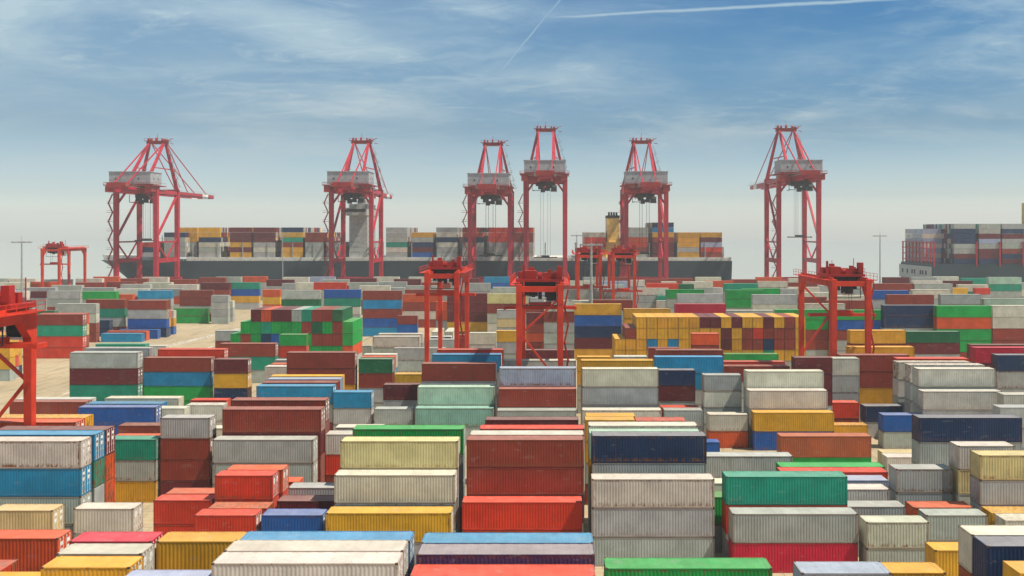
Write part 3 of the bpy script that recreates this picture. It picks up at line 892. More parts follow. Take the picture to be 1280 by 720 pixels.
# ------------------------------------------------------------------ materials
def mat(name, rough=.6, metal=0.0, spec=.2):
    m = bpy.data.materials.new(name); m.use_nodes = True
    b = m.node_tree.nodes['Principled BSDF']; b.inputs['Roughness'].default_value = rough; b.inputs['Metallic'].default_value = metal
    b.inputs['Specular IOR Level'].default_value = spec
    return m, NT(m.node_tree), b
def plain(name, c, rough=.6, metal=0.0, var=.12, scale=.6):
    m, n, b = mat(name, rough, metal)
    t = n.new('ShaderNodeTexCoord')
    v = n.mapr(n.noise(t.outputs['Object'], scale, 5, .6), .3, .7, 1-var*1.6, 1+var)
    cc = n.new('ShaderNodeVectorMath', operation='SCALE'); cc.inputs[0].default_value = c[:3]; n.put(cc.inputs['Scale'], v)
    n.put(b.inputs['Base Color'], cc.outputs[0]); return m
def paint(name, source, rust=.35, dust=.25, rough=.5, dark=1.0, edge=0):
    "weathered container paint: colour from the object (or the painted attribute), rust runs, stains, pale dust lying on upward faces"
    m, n, b = mat(name, rough)
    t = n.new('ShaderNodeTexCoord'); oi = n.new('ShaderNodeObjectInfo')
    if source == 'object': base = oi.outputs['Color']
    else:
        at = n.new('ShaderNodeAttribute', attribute_name='paint'); base = at.outputs['Color']
    off = n.new('ShaderNodeVectorMath', operation='SCALE'); off.inputs[0].default_value = (37.1, 91.7, 53.3); n.put(off.inputs['Scale'], oi.outputs['Random'])
    p = n.addv(t.outputs['Object'], off.outputs[0])
    blotch = n.noise(p, .45, 5, .6)
    fine = n.noise(n.scalev(p, (1, 1, .35)), 2.6, 4, .65)
    v = n.math('MULTIPLY', n.mapr(blotch, .28, .72, .84, 1.12), n.mapr(fine, .25, .75, .94, 1.05))
    v = n.math('MULTIPLY', v, dark)
    c = n.new('ShaderNodeVectorMath', operation='SCALE'); n.put(c.inputs[0], base); n.put(c.inputs['Scale'], v); c = c.outputs[0]
    # chalky fading in large patches
    c = n.mix(n.mapr(n.noise(p, .22, 3, .5), .55, .85, 0, .08), c, (.50, .47, .42, 1))
    # patch repairs and rub marks
    c = n.mix(n.mapr(n.noise(n.scalev(p, (.6, .6, 1.6)), 1.4, 2, .4), .66, .70, 0, .16), c, (.33, .32, .30, 1))
    # rust: runs down the walls, spots
    runs = n.noise(n.scalev(p, (3.2, 3.2, .22)), 1.0, 5, .7)
    spots = n.noise(p, 3.5, 5, .75)
    rm = n.math('MULTIPLY', n.mapr(runs, .56, .74), rust)
    rm = n.math('MAXIMUM', rm, n.math('MULTIPLY', n.mapr(spots, .62, .72), rust*1.2), clamp=True)
    if edge:
        gs = n.new('ShaderNodeSeparateXYZ'); n.l.new(t.outputs['Generated'], gs.inputs[0])
        eg = n.math('MAXIMUM', n.mapr(gs.outputs[2], .0, .20, 1, 0), n.mapr(gs.outputs[2], .90, 1.0, 0, .8))
        eg = n.math('MAXIMUM', eg, n.math('MAXIMUM', n.mapr(gs.outputs[0], .0, .03, 1, 0), n.mapr(gs.outputs[0], .97, 1.0, 0, 1)))
        en = n.noise(n.scalev(p, (2.2, 2.2, .8)), 1.3, 6, .7)
        rm = n.math('MAXIMUM', rm, n.math('MULTIPLY', n.math('MULTIPLY', eg, n.mapr(en, .42, .62)), edge))
    rm = n.math('MULTIPLY', rm, n.mapr(oi.outputs['Random'], 0.35, 1.0, .22, 1.5), clamp=True)
    c = n.mix(rm, c, (.20, .075, .028, 1))
    g = n.new('ShaderNodeNewGeometry'); sp = n.new('ShaderNodeSeparateXYZ'); n.l.new(g.outputs['Normal'], sp.inputs[0])
    up = n.mapr(sp.outputs[2], .6, .95)
    dn = n.noise(p, .8, 6, .65)
    c = n.mix(n.math('MULTIPLY', n.math('MULTIPLY', up, n.mapr(dn, .25, .75, .45, 1.2)), dust, clamp=True), c, (.62, .56, .47, 1))
    n.put(b.inputs['Base Color'], c)
    return m
M = {}
M['wall'] = paint('container_paint', 'object', .42, .20, edge=.85)
M['roof'] = paint('container_roof_paint', 'object', .42, .10, .6)
M['frame'] = paint('container_frame_paint', 'object', .95, .15, .6, .85)
M['mass'] = paint('container_paint_painted', 'attribute', .22, .12)
M['rod'] = plain('galvanised_rod', (.68, .67, .62), .4, .1)
M['casting'] = plain('corner_casting_steel', (.12, .075, .05), .7, .2)
M['plate'] = plain('white_placard', (.75, .74, .70), .5)
def crane_red(name, c, rust=.3):
    m, n, b = mat(name, .45)
    t = n.new('ShaderNodeTexCoord')
    v = n.mapr(n.noise(t.outputs['Object'], .25, 5, .6), .3, .7, .78, 1.15)
    cc = n.new('ShaderNodeVectorMath', operation='SCALE'); cc.inputs[0].default_value = c; n.put(cc.inputs['Scale'], v)
    r = n.mapr(n.noise(n.scalev(t.outputs['Object'], (1, 1, .3)), 1.2, 5, .7), .58, .72, 0, rust)
    n.put(b.inputs['Base Color'], n.mix(r, cc.outputs[0], (.16, .05, .03, 1))); return m
M['red'] = crane_red('crane_red_paint', (.44, .016, .036), .5)
M['orange'] = crane_red('yard_crane_red_paint', (.62, .044, .018), .5)
M['trolley'] = crane_red('trolley_dark_red', (.36, .022, .018), .9)
M['house'] = plain('machine_house_grey', (.37, .385, .40), .5)
M['dark'] = plain('dark_machinery', (.035, .035, .04), .6)
M['steel'] = plain('galvanised_steel', (.42, .43, .43), .45, .4)
M['white'] = plain('white_paint', (.78, .77, .74), .5)
M['glass'] = plain('dark_window_glass', (.03, .04, .05), .12)
M['black'] = plain('black_rubber', (.02, .02, .02), .8)
M['yellow'] = plain('yellow_paint', (.62, .34, .04), .5)
M['hull'] = plain('hull_blue_grey_paint', (.030, .050, .065), .5, 0, .15, .05)
M['cream'] = plain('cream_white_ship_paint', (.66, .66, .60), .5)
M['concrete'] = plain('concrete', (.46, .42, .35), .85)
M['funnel'] = plain('funnel_yellow', (.80, .56, .16), .5)
M['grey_hull'] = plain('pale_grey_hull_paint', (.40, .42, .40), .5)
M['amber'] = plain('amber_light_housing', (.7, .3, .03), .4)

# ------------------------------------------------------------------ ground, quay, water, haze
g, n, b = mat('yard_paving', .85)
t = n.new('ShaderNodeTexCoord'); P = t.outputs['Object']
c = n.mix(n.mapr(n.noise(P, .035, 5, .6), .3, .7), (.38, .30, .19, 1), (.48, .385, .25, 1))
c = n.mix(n.mapr(n.noise(n.scalev(P, (.5, 3, 1)), .12, 5, .6), .5, .72, 0, .45), c, (.30, .25, .18, 1))
br = n.new('ShaderNodeTexBrick'); n.put(br.inputs[0], P); br.inputs['Scale'].default_value = .2; br.inputs['Mortar Size'].default_value = .006
br.inputs['Color1'].default_value = (1, 1, 1, 1); br.inputs['Color2'].default_value = (.93, .93, .93, 1); br.inputs['Mortar'].default_value = (.45, .45, .45, 1)
c = n.mix(1.0, c, br.outputs[0], 'MULTIPLY')
c = n.mix(n.mapr(n.noise(n.scalev(P, (1.6, .12, 1)), .5, 5, .65), .48, .66, 0, .6), c, (.19, .155, .11, 1))
c = n.mix(n.mapr(n.noise(P, .35, 6, .7), .58, .72, 0, .6), c, (.14, .115, .09, 1))
n.put(b.inputs['Base Color'], c)
QY = 566.0
MB().box((-2300, -120, -4.4), (2300, QY, 0), skip='b').build('ground', g)['kind'] = 'structure'
MB().box((-2290, QY-1.2, 0.004), (2290, QY-.004, .35)).build('quay_kerb', M['concrete'])['kind'] = 'structure'
wm, n, b = mat('harbour_water', .3, 0, .5)
t = n.new('ShaderNodeTexCoord')
b.inputs['Base Color'].default_value = (.42, .43, .37, 1)
bp = n.new('ShaderNodeBump'); bp.inputs['Strength'].default_value = .35; bp.inputs['Distance'].default_value = .5
n.put(bp.inputs['Height'], n.noise(n.scalev(t.outputs['Object'], (1, .6, 1)), .25, 6, .6)); n.put(b.inputs['Normal'], bp.outputs[0])
MB()._add([(-2300, QY-2, -4), (2300, QY-2, -4), (2300, 3900, -4), (-2300, 3900, -4)], [(0, 1, 2, 3)]).build('water', wm)['kind'] = 'structure'
# painted lane lines in the truck lane between the blocks
ln = MB()
for yy in range(150, 345, 9): ln.box((-104+yy*.02, yy, .004), (-103.75+yy*.02, yy+4.5, .012), skip='b')
ln.build('road_marking', M['plate'])['kind'] = 'structure'
hz = MB().box((-2400, -160, -5.5), (2400, 4000, 102)).build('haze', None); hz['kind'] = 'stuff'
hm = bpy.data.materials.new('haze_air'); hm.use_nodes = True
for x in list(hm.node_tree.nodes):
    if x.type == 'BSDF_PRINCIPLED': hm.node_tree.nodes.remove(x)
pv = hm.node_tree.nodes.new('ShaderNodeVolumePrincipled'); pv.inputs['Color'].default_value = HAZE_COL; pv.inputs['Density'].default_value = HAZE
pv.inputs['Anisotropy'].default_value = 0
hm.node_tree.links.new(pv.outputs[0], [x for x in hm.node_tree.nodes if x.type == 'OUTPUT_MATERIAL'][0].inputs['Volume'])
hz.data.materials.append(hm)

# ------------------------------------------------------------------ containers
HC, HS = 2.896, 2.591
LEN = {40: 12.19, 20: 6.06, 45: 13.72, 0: 12.19}
DEP = 2.438
RGB = dict(
 W=(.57,.54,.45), G=(.37,.39,.365), R=(.60,.042,.016), K=(.52,.014,.045), B=(.26,.042,.024), M=(.135,.018,.022), O=(.60,.085,.022), o=(.40,.10,.040),
 Y=(.66,.34,.022), y=(.60,.48,.23), N=(.012,.034,.095), U=(.012,.095,.36), C=(.006,.23,.44), T=(.008,.27,.17), t=(.20,.42,.32), E=(.008,.32,.060),
 D=(.010,.13,.055), P=(.36,.50,.40), L=(.33,.38,.50), l=(.26,.26,.46), V=(.055,.030,.095))
rnd = random.Random(11)
def tint(c, s=.10):
    k = 1+rnd.uniform(-s, s); r = RGB[c]
    return tuple(min(.8, max(.01, v*k*(1+rnd.uniform(-.05, .05)))) for v in r)+(1,)
_shapes = {}
def corr(mb, p0, ux, L, z0, z1, nrm, depth=.017, pitch=.278):
    "corrugated sheet from p0 along ux for L, recessed along nrm"
    n_ = max(4, int(L/pitch)); p = L/n_
    prof = []
    for i in range(n_):
        prof += [(i*p, 0), (i*p+p*.26, 0), (i*p+p*.5, depth), (i*p+p*.76, depth)]
    prof.append((L, 0))
    vs = []
    for a, dp in prof:
        x = p0[0]+ux[0]*a+nrm[0]*dp; y = p0[1]+ux[1]*a+nrm[1]*dp
        vs += [(x, y, z0), (x, y, z1)]
    mb._add(vs, [(2*i, 2*i+2, 2*i+3, 2*i+1) for i in range(len(prof)-1)])
def shapes(L, h):
    key = (L, h)
    if key in _shapes: return _shapes[key]
    Ln = LEN[L]; H_ = h-.03; S = {}
    m = MB()
    for x in (0, Ln-.16):
        for y in (0, DEP-.12): m.box((x, y, .118), (x+.16, y+.12, H_-.118))
    for y in (0, DEP-.06):
        m.box((.16, y, .02), (Ln-.16, y+.06, .17)); m.box((.16, y, H_-.10), (Ln-.16, y+.06, H_-.005))
    m.box((.0, .12, .02), (.10, DEP-.12, .17)); m.box((.0, .12, H_-.12), (.10, DEP-.12, H_-.005))
    m.box((Ln-.08, .12, .02), (Ln, DEP-.12, .17)); m.box((Ln-.08, .12, H_-.12), (Ln, DEP-.12, H_-.005))
    m.box((.1, .06, .05), (Ln-.08, DEP-.06, .13))
    S['frame'] = m.mesh('frame', M['frame'])
    m = MB(); corr(m, (.16, .012), (1, 0), Ln-.32, .17, H_-.10, (0, 1)); S['side_near'] = m.mesh('side_panel', M['wall'])
    m = MB(); corr(m, (Ln-.16, DEP-.012), (-1, 0), Ln-.32, .17, H_-.10, (0, -1)); S['side_far'] = m.mesh('side_panel', M['wall'])
    m = MB(); corr(m, (.012, DEP-.12), (0, -1), DEP-.24, .17, H_-.12, (1, 0), .017, .25); S['end_panel'] = m.mesh('end_panel', M['wall'])
    for i, y0 in enumerate((.122, DEP/2+.006)):
        m = MB(); y1 = y0+DEP/2-.128
        m.box((Ln-.075, y0, .172), (Ln-.035, y1, H_-.122))
        for z in (.3, .3+(H_-.8)*.36, .3+(H_-.8)*.7): m.box((Ln-.035, y0+.06, z), (Ln-.018, y1-.06, z+.28*(H_/2.6)))
        S['door%d' % i] = m.mesh('door', M['wall'])
        for j, fy in enumerate((.26, .74)):
            m = MB(); yy = y0+(y1-y0)*fy
            m.tube((Ln-.004, yy, .14), (Ln-.002, yy, H_-.09), .032, n=6)
            m.box((Ln-.012, yy-.16 if j else yy, 1.02), (Ln+.012, yy if j else yy+.16, 1.06))
            for z in (.2, .9, 1.7, H_-.24): m.box((Ln-.02, yy-.08, z), (Ln+.012, yy+.08, z+.09))
            S['rod%d%d' % (i, j)] = m.mesh('locking_bar', M['rod'])
        m = MB(); m.box((Ln-.0175, y0+.36, 1.48), (Ln-.011, y0+.72, 1.86)); m.box((Ln-.0175, y0+.36, H_-.75), (Ln-.011, y0+.80, H_-.45)); S['plate%d' % i] = m.mesh('placard', M['plate'])
    m = MB(); n_ = int((Ln-.3)/.9); p = (Ln-.3)/n_; vs = []
    for i in range(n_):
        for a, dz in ((0, 0), (p*.30, 0), (p*.42, .010), (p*.88, .010)): vs += [(.12+i*p+a, .06, H_-.035+dz), (.12+i*p+a, DEP-.06, H_-.035+dz)]
    vs += [(Ln-.12, .06, H_-.035), (Ln-.12, DEP-.06, H_-.035)]
    k = len(vs)//2
    m._add(vs, [(2*i, 2*i+2, 2*i+3, 2*i+1) for i in range(k-1)])
    m.box((.10, .06, H_-.05), (.35, DEP-.06, H_-.01)); m.box((Ln-.35, .06, H_-.05), (Ln-.08, DEP-.06, H_-.01))
    S['roof'] = m.mesh('roof', M['roof'])
    for nm, zc in (('low', 0), ('top', H_-.118)):
        m = MB(); m.box((0, 0, 0), (.178, .162, .118)); S['casting'] = m.mesh('corner_casting', M['casting'])
    # one-mesh version for the ones too small to show their parts
    m = MB()
    for x in (0, Ln-.16):
        for y in (0, DEP-.12): m.box((x, y, 0), (x+.16, y+.12, H_))
    for y in (0, DEP-.06):
        m.box((.16, y, .02), (Ln-.16, y+.06, .17)); m.box((.16, y, H_-.10), (Ln-.16, y+.06, H_-.005))
    corr(m, (.16, .012), (1, 0), Ln-.32, .17, H_-.10, (0, 1)); m.box((.02, .10, .06), (Ln-.05, DEP-.03, H_-.02))
    for y in (.35, .9, 1.5, 2.05): m.box((Ln-.05, y, .1), (Ln-.01, y+.05, H_-.1))
    S['one'] = m.mesh('container_shell', M['wall'])
    _shapes[key] = S
    return S
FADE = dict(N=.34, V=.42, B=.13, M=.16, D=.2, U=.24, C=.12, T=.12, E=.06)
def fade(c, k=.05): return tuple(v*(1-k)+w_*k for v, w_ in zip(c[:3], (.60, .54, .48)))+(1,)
PALE = 'WGyPLt'
def big_container(L, h, loc, code, label, group):
    S = shapes(L, h); t_ = empty('shipping_container', loc, label, 'container', group)
    c = tint(code); Ln = LEN[L]; H_ = h-.03
    if L == 0: t_.rotation_euler = (0, 0, R(90)); t_.location = (loc[0]+DEP, loc[1], loc[2])
    fc = tuple(v*.70+w_*.30 for v, w_ in zip(c[:3], (.36, .16, .07)))+(1,) if code in PALE else c
    link('frame', S['frame'], t_, color=fc)
    link('side_panel', S['side_near'], t_, color=c); link('side_panel', S['side_far'], t_, color=c)
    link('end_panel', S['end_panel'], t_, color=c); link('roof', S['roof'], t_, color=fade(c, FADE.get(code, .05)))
    for i in (0, 1):
        d_ = link('door', S['door%d' % i], t_, color=c)
        for j in (0, 1): link('locking_bar', S['rod%d%d' % (i, j)], d_)
        link('placard', S['plate%d' % i], d_)
    e_ = .004
    for x in (-e_, Ln-.178+e_):
        for y in (-e_, DEP-.162+e_):
            for z in (0, H_-.118+e_): link('corner_casting', S['casting'], t_, loc=(x, y, z))
    return t_
def small_container(L, h, loc, code, label, group):
    S = shapes(L, h); o = link('shipping_container', S['one'], None, loc, tint(code))
    if L == 0: o.rotation_euler = (0, 0, R(90)); o.location = (loc[0]+DEP, loc[1], loc[2])
    return tag(o, label, 'container', group)
GROUP = 'shipping containers stacked in the yard'
mass = MB()
def mass_box(x, y, z, L, h, c, end=False):
    wx, wy = (DEP, 12.19) if end else (LEN[L], DEP)
    b_ = h-.03; c_ = tint(c)
    x1, y1 = x+wx, y+wy
    mass.box((x, y+.03, z+.03), (x1-.02, y1-.03, z+b_-.03), c_)
    if y < 330:
        d_ = tuple(v*.75 for v in c_[:3])+(1,)
        for zz_ in (z, z+b_-.1): mass.box((x+.01, y, zz_), (x1-.01, y+.06, zz_+.1), d_)
        if end:
            for xx_ in (x, x+.76, x+1.62, x1-.1): mass.box((xx_, y+.004, z+.1), (xx_+.1, y+.05, z+b_-.1), d_)
        else:
            for xx_ in (x+.01, x1-.15): mass.box((xx_, y+.004, z+.1), (xx_+.14, y+.05, z+b_-.1), d_)
            if x < 0:
                for yy_ in (.02, .6, 1.2, 1.8, 2.3): mass.box((x1-.03, y+yy_+.06, z+.1), (x1, y+yy_+.1, z+b_-.1), (.42, .40, .36, 1))
for si, (L, X, d, k, *hues) in enumerate(STACKS):
    cs = [HUES[i] for i in hues]
    z = 0.0; n_ = len(cs)
    for lv in range(n_-1, -1, -1):
        h = HC if lv < k else HS
        ent = INDIV.get(si*8+lv)
        if ent is not None:
            f_ = big_container if ent[0] else small_container
            f_(L, h, (X, d, z), cs[lv], ent[1], GROUP)
        else: mass_box(X, d, z, L, h, cs[lv], L == 0)
        z += h
# ------------------------------------------------------------------ ship-to-shore cranes
def sts(xc, dl, up, label, trolley_y, sprd):
    """quay crane; local x along the rail, y out over the water, landside legs at y=0"""
    t_ = empty('quay_crane', (xc, dl, 0), label, 'crane', 'red ship-to-shore cranes along the quay')
    hw, G, zt, zg = 10.6, 30.0, 52.0+up, 55.0+up; za = 83.0+up*1.15
    r = M['red']
    for sx in (-1, 1):
        for y in (0, G):
            lg = MB(); lg.beam((sx*hw, y, 7.6), (sx*hw, y, 30), 2.1, 2.6); lg.beam((sx*hw, y, 30), (sx*hw, y, zt+4.5), 2.1, 2.5, 2.3, 2.7)
            o = lg.build('leg', r, t_)
            if sx == -1 and y == 0:
                st = MB()
                for i in range(9):
                    z0 = 9+i*4.9; s_ = 1 if i % 2 else -1
                    st.beam((-hw-2.5+s_*1.1, -1.4, z0), (-hw-2.5-s_*1.1, -1.4, z0+4.9), .9, .45); st.box((-hw-4.4, -2, z0-.1), (-hw-1.2, -.8, z0+.1))
                    st.beam((-hw-4.3, -1.9, z0+1), (-hw-1.2, -1.9, z0+1), .12)
                st.build('stairway', M['trolley'], t_)
    for y in (0, G):
        m = MB(); m.beam((-hw-2.5, y, 6.3), (hw+2.5, y, 6.3), 2.2, 2.6); m.build('sill_beam', r, t_)
        for sx in (-1, 1):
            m = MB(); m.beam((sx*hw-4.6, y, 3.9), (sx*hw+4.6, y, 3.9), 1.3, 1.6); m.box((sx*hw-.9, y-.8, 4.4), (sx*hw+.9, y+.8, 5.1))
            for k_ in (-3.4, -1.1, 1.1, 3.4):
                m.beam((sx*hw+k_-1, y, 2.2), (sx*hw+k_+1, y, 2.2), .9, 1.2); m.tube((sx*hw+k_-.5, y-.25, .45), (sx*hw+k_-.5, y+.25, .45), .4); m.tube((sx*hw+k_+.5, y-.25, .45), (sx*hw+k_+.5, y+.25, .45), .4)
                m.box((sx*hw+k_-.7, y-.4, .4), (sx*hw+k_+.7, y+.4, 1.7)); m.box((sx*hw+k_-.3, y-.5, 2.6), (sx*hw+k_+.3, y+.5, 3.3))
            m.build('wheel_bogie', r, t_)
        m = MB(); m.beam((-hw, y, zt+3.2), (hw, y, zt+3.2), 2.0, 3.0)
        if y == 0:
            m.beam((-hw, y, zt-5), (-hw+5, y, zt+2), 1.0); m.beam((hw, y, zt-5), (hw-5, y, zt+2), 1.0)
        m.build('portal_beam', r, t_)
    for sx in (-1, 1):
        x = sx*hw
        m = MB(); m.beam((x, 0, 17.5), (x, G, 17.5), 1.4, 2.3); m.build('side_beam', r, t_)
        m = MB(); m.beam((x, 0, 27.5), (x, G, 27.5), .5, .8); m.beam((x, 0, zt+2.6), (x, G, zt+2.6), 1.3, 2.0); m.build('upper_side_beam', r, t_)
        m = MB(); m.beam((x, 1, 30), (x, G-1, zt+1), 1.0, 1.1); m.build('diagonal_brace', r, t_)
        m = MB(); m.beam((x, 1, 27), (x, G*.48, 18.5), .65); m.beam((x, G*.48, 18.5), (x, G-1, 29), .65); m.build('lower_brace', r, t_)
    # girder and boom
    m = MB()
    for sx in (-3.4, 3.4): m.beam((sx, -24, zg), (sx, G+3, zg), 1.3, 3.0)
    for y in (-24, -12, 0, 12, 24): m.beam((-3.4, y, zg+.4), (3.4, y, zg+.4), 1.0, 1.4)
    m.build('girder', r, t_)
    m = MB()
    for sx in (-3.4, 3.4):
        m.beam((sx, G+3.05, zg), (sx, 90, zg), 1.2, 2.9)
    for y in (44, 58, 72, 84, 109): m.beam((-3.4, y, zg+.4), (3.4, y, zg+.4), .9, 1.2)
    for sx in (-3.4, 3.4): m.beam((sx, 100, zg), (sx, 111, zg), 1.2, 2.9, .9, 2.0)
    bo = m.build('boom', r, t_)
    m = MB()
    for sx in (-3.4, 3.4): m.beam((sx, 90.02, zg), (sx, 99.98, zg), 1.21, 2.91)
    m.build('boom_band', M['white'], bo)
    m = MB()
    for sx in (-5.2, 5.2):
        for y0, y1 in ((-25, 30), (34, 108)):
            m.beam((sx, y0, zg+1.2), (sx, y1, zg+1.2), .9, .12); m.beam((sx*1.08, y0, zg+2.3), (sx*1.08, y1, zg+2.3), .09)
            for y in range(int(y0), int(y1), 4): m.beam((sx*1.08, y, zg+1.2), (sx*1.08, y, zg+2.3), .09)
    m.build('walkway', M['steel'], t_)
    # A-frame
    ya = G-1
    for sx in (-1, 1):
        m = MB(); m.beam((sx*hw, G, zt+4), (sx*4.6, ya, za-1), 1.7, 1.9, 1.2, 1.3); m.build('mast_leg', r, t_)
        m = MB(); m.beam((sx*5.2, -2, zg+1.5), (sx*4.2, ya-2.6, za-1.2), 1.5, 1.5, 1.1, 1.1)
        m.build('back_strut', r, t_)
        m = MB(); m.beam((sx*3.4, -22, zg+1.4), (sx*4.0, ya-2.2, za-.6), .5, .6); m.build('back_stay', r, t_)
        m = MB(); m.beam((sx*4.2, ya+2.2, za-.4), (sx*3.4, 66, zg+1.5), .38, .5); m.beam((sx*4.2, ya+2.3, za-.1), (sx*3.4, 98, zg+1.5), .38, .5); m.build('fore_stay', r, t_)
        m = MB(); m.beam((sx*hw*.62, G-.4, zt+16), (sx*4.9, 10, zg+13), .5); m.build('mast_tie', r, t_)
    m = MB(); m.beam((-5.6, ya, za), (5.6, ya, za), 3.4, 1.6); m.box((-6.8, ya-2.4, za+.8), (6.8, ya+2.4, za+1.0))
    for x, r_ in ((-3.4, .9), (-.6, 1.2), (2.7, .8)): m.tube((x, ya-1, za+1.3+r_*.3), (x+.8, ya-1, za+1.3+r_*.3), r_, n=12)
    m.box((-5.2, ya-1.5, za+1), (-4.2, ya+.5, za+2.2)); m.box((4.0, ya-1.5, za+1), (5.3, ya+1, za+1.9))
    for x in (-6.6, -3, 0, 3, 6.6):
        m.beam((x, ya-2.3, za+1), (x, ya-2.3, za+2.2), .12)
    m.beam((-6.7, ya-2.3, za+2.2), (6.7, ya-2.3, za+2.2), .12); m.beam((0, ya, za+1), (0, ya, za+5), .16); m.beam((-4.5, ya, za+1), (-4.5, ya, za+3.6), .14)
    m.beam((5.5, ya, za+1.2), (8.6, ya, za+2.4), .3); m.beam((7, ya, za-.3), (9, ya, za-.8), .3)
    m.build('apex_platform', M['trolley'], t_)
    st = MB()
    for i in range(5):
        f0 = i/5; x_ = hw+(4.6-hw)*f0; z_ = zt+6+(za-zt-8)*f0
        st.box((x_+.9, ya-1.2, z_), (x_+2.7, ya+1, z_+.15)); st.beam((x_+2.5, ya-1.2, z_+.1), (x_+.4, ya-1.2, z_+4.6), .5, .2); st.beam((x_+2.7, ya-1.2, z_+1.1), (x_+.9, ya-1.2, z_+1.1), .1)
    st.build('mast_ladder', M['steel'], t_)
    # machine house
    m = MB(); m.box((-11.2, -7.5, zg+3.2), (10.6, 7.5, zg+9.4)); m.box((-11.5, -7.8, zg+9.4), (10.9, 7.8, zg+9.75))
    h_ = m.build('machine_house', M['house'], t_)
    m = MB()
    for x in (-8, 4): m.box((x, -7.56, zg+5.4), (x+.7, -7.502, zg+6.4))
    for y in (-3, 3): m.box((10.602, y-.4, zg+5.6), (10.66, y+.4, zg+6.6))
    m.build('louvre', M['dark'], h_)
    m = MB()
    for x in (-9.8, -3.4, 3.4, 9.4): m.beam((x, -7, zg+1.4), (x, 7, zg+1.4), .8, 1.4)
    m.box((-13.5, -9.4, zg+2.2), (12.6, 9.4, zg+2.7))
    for x in [-13.4+i*2.6 for i in range(11)]:
        m.beam((x, -9.3, zg+2.6), (x, -9.3, zg+3.9), .12)
    m.beam((-13.4, -9.3, zg+3.9), (12.6, -9.3, zg+3.9), .14); m.beam((-13.4, -9.3, zg+3.2), (12.6, -9.3, zg+3.2), .1)
    m.beam((-13.4, -9.3, zg+3.9), (-13.4, 9.3, zg+3.9), .14); m.beam((12.5, -9.3, zg+3.9), (12.5, 9.3, zg+3.9), .14)
    m.box((-12.6, -9, zg-1.2), (-9.4, -4, zg+2)); m.box((8.2, -9, zg-.8), (11.6, -3, zg+2)); m.box((-4.8, -25, zg+.8), (4.8, -20, zg+3.2))
    m.build('service_platform', M['trolley'], t_)
    # trolley with cab, ropes and spreader
    y = trolley_y
    m = MB(); m.box((-4.4, y-4.5, zg-1.9), (4.4, y+4.5, zg-1.2))
    for x in (-2.6, 2.6):
        for yy in (y-3, y+3): m.tube((x-.5, yy, zg-2.3), (x+.5, yy, zg-2.3), .9); m.box((x-1.2, yy-1, zg-3.8), (x+1.2, yy+1, zg-1.95))
    m.box((-3.9, y-5.6, zg-5.4), (-.9, y-3.8, zg-2)); m.box((.4, y-5.4, zg-4.6), (3.6, y-4.2, zg-2)); m.box((-5.2, y-3, zg-3.4), (5.2, y+3.5, zg-1.9)); m.box((-2.4, y-5, zg-7), (-.2, y-3, zg-5.4)); m.box((-.8, y-4.9, zg-6.2), (2.4, y-3.4, zg-4.6)); m.box((-6.6, y-6.5, zg-6.2), (-6, y+1, zg-5.9))
    m.beam((-7, y-6, zg-6), (6, y-6, zg-6.3), .3); m.beam((-7, y-6, zg-6), (-7, y-6, zg-2), .25)
    tr_ = m.build('trolley', M['dark'], t_)
    m = MB(); m.box((2.9, y-3.4, zg-6.6), (6.1, y-.2, zg-3.4)); m.box((2.7, y-3.6, zg-3.4), (6.3, y, zg-3.1)); cb_ = m.build('operator_cab', M['house'], tr_)
    m = MB(); m.box((3.1, y-3.46, zg-6.1), (5.9, y-3.405, zg-4.2)); m.build('cab_window', M['glass'], cb_)
    m = MB()
    for x in (-2.6, -1.2, 1.2, 2.6):
        for yy in (y-1.4, y+1.4): m.tube((x, yy, sprd+1.2), (x, yy, zg-2), .055, n=5)
    m.build('hoist_rope', M['dark'], tr_)
    m = MB(); m.box((-2.2, y-1.6, sprd+.5), (2.2, y+1.6, sprd+1.3)); m.beam((-6, y-.9, sprd+.2), (6, y-.9, sprd+.2), .4, .5); m.beam((-6, y+.9, sprd+.2), (6, y+.9, sprd+.2), .4, .5)
    for x in (-6, 6): m.box((x-.25, y-1.2, sprd-.1), (x+.25, y+1.2, sprd+.5))
    m.build('spreader', M['dark'], tr_)
for a in STS: sts(*a)

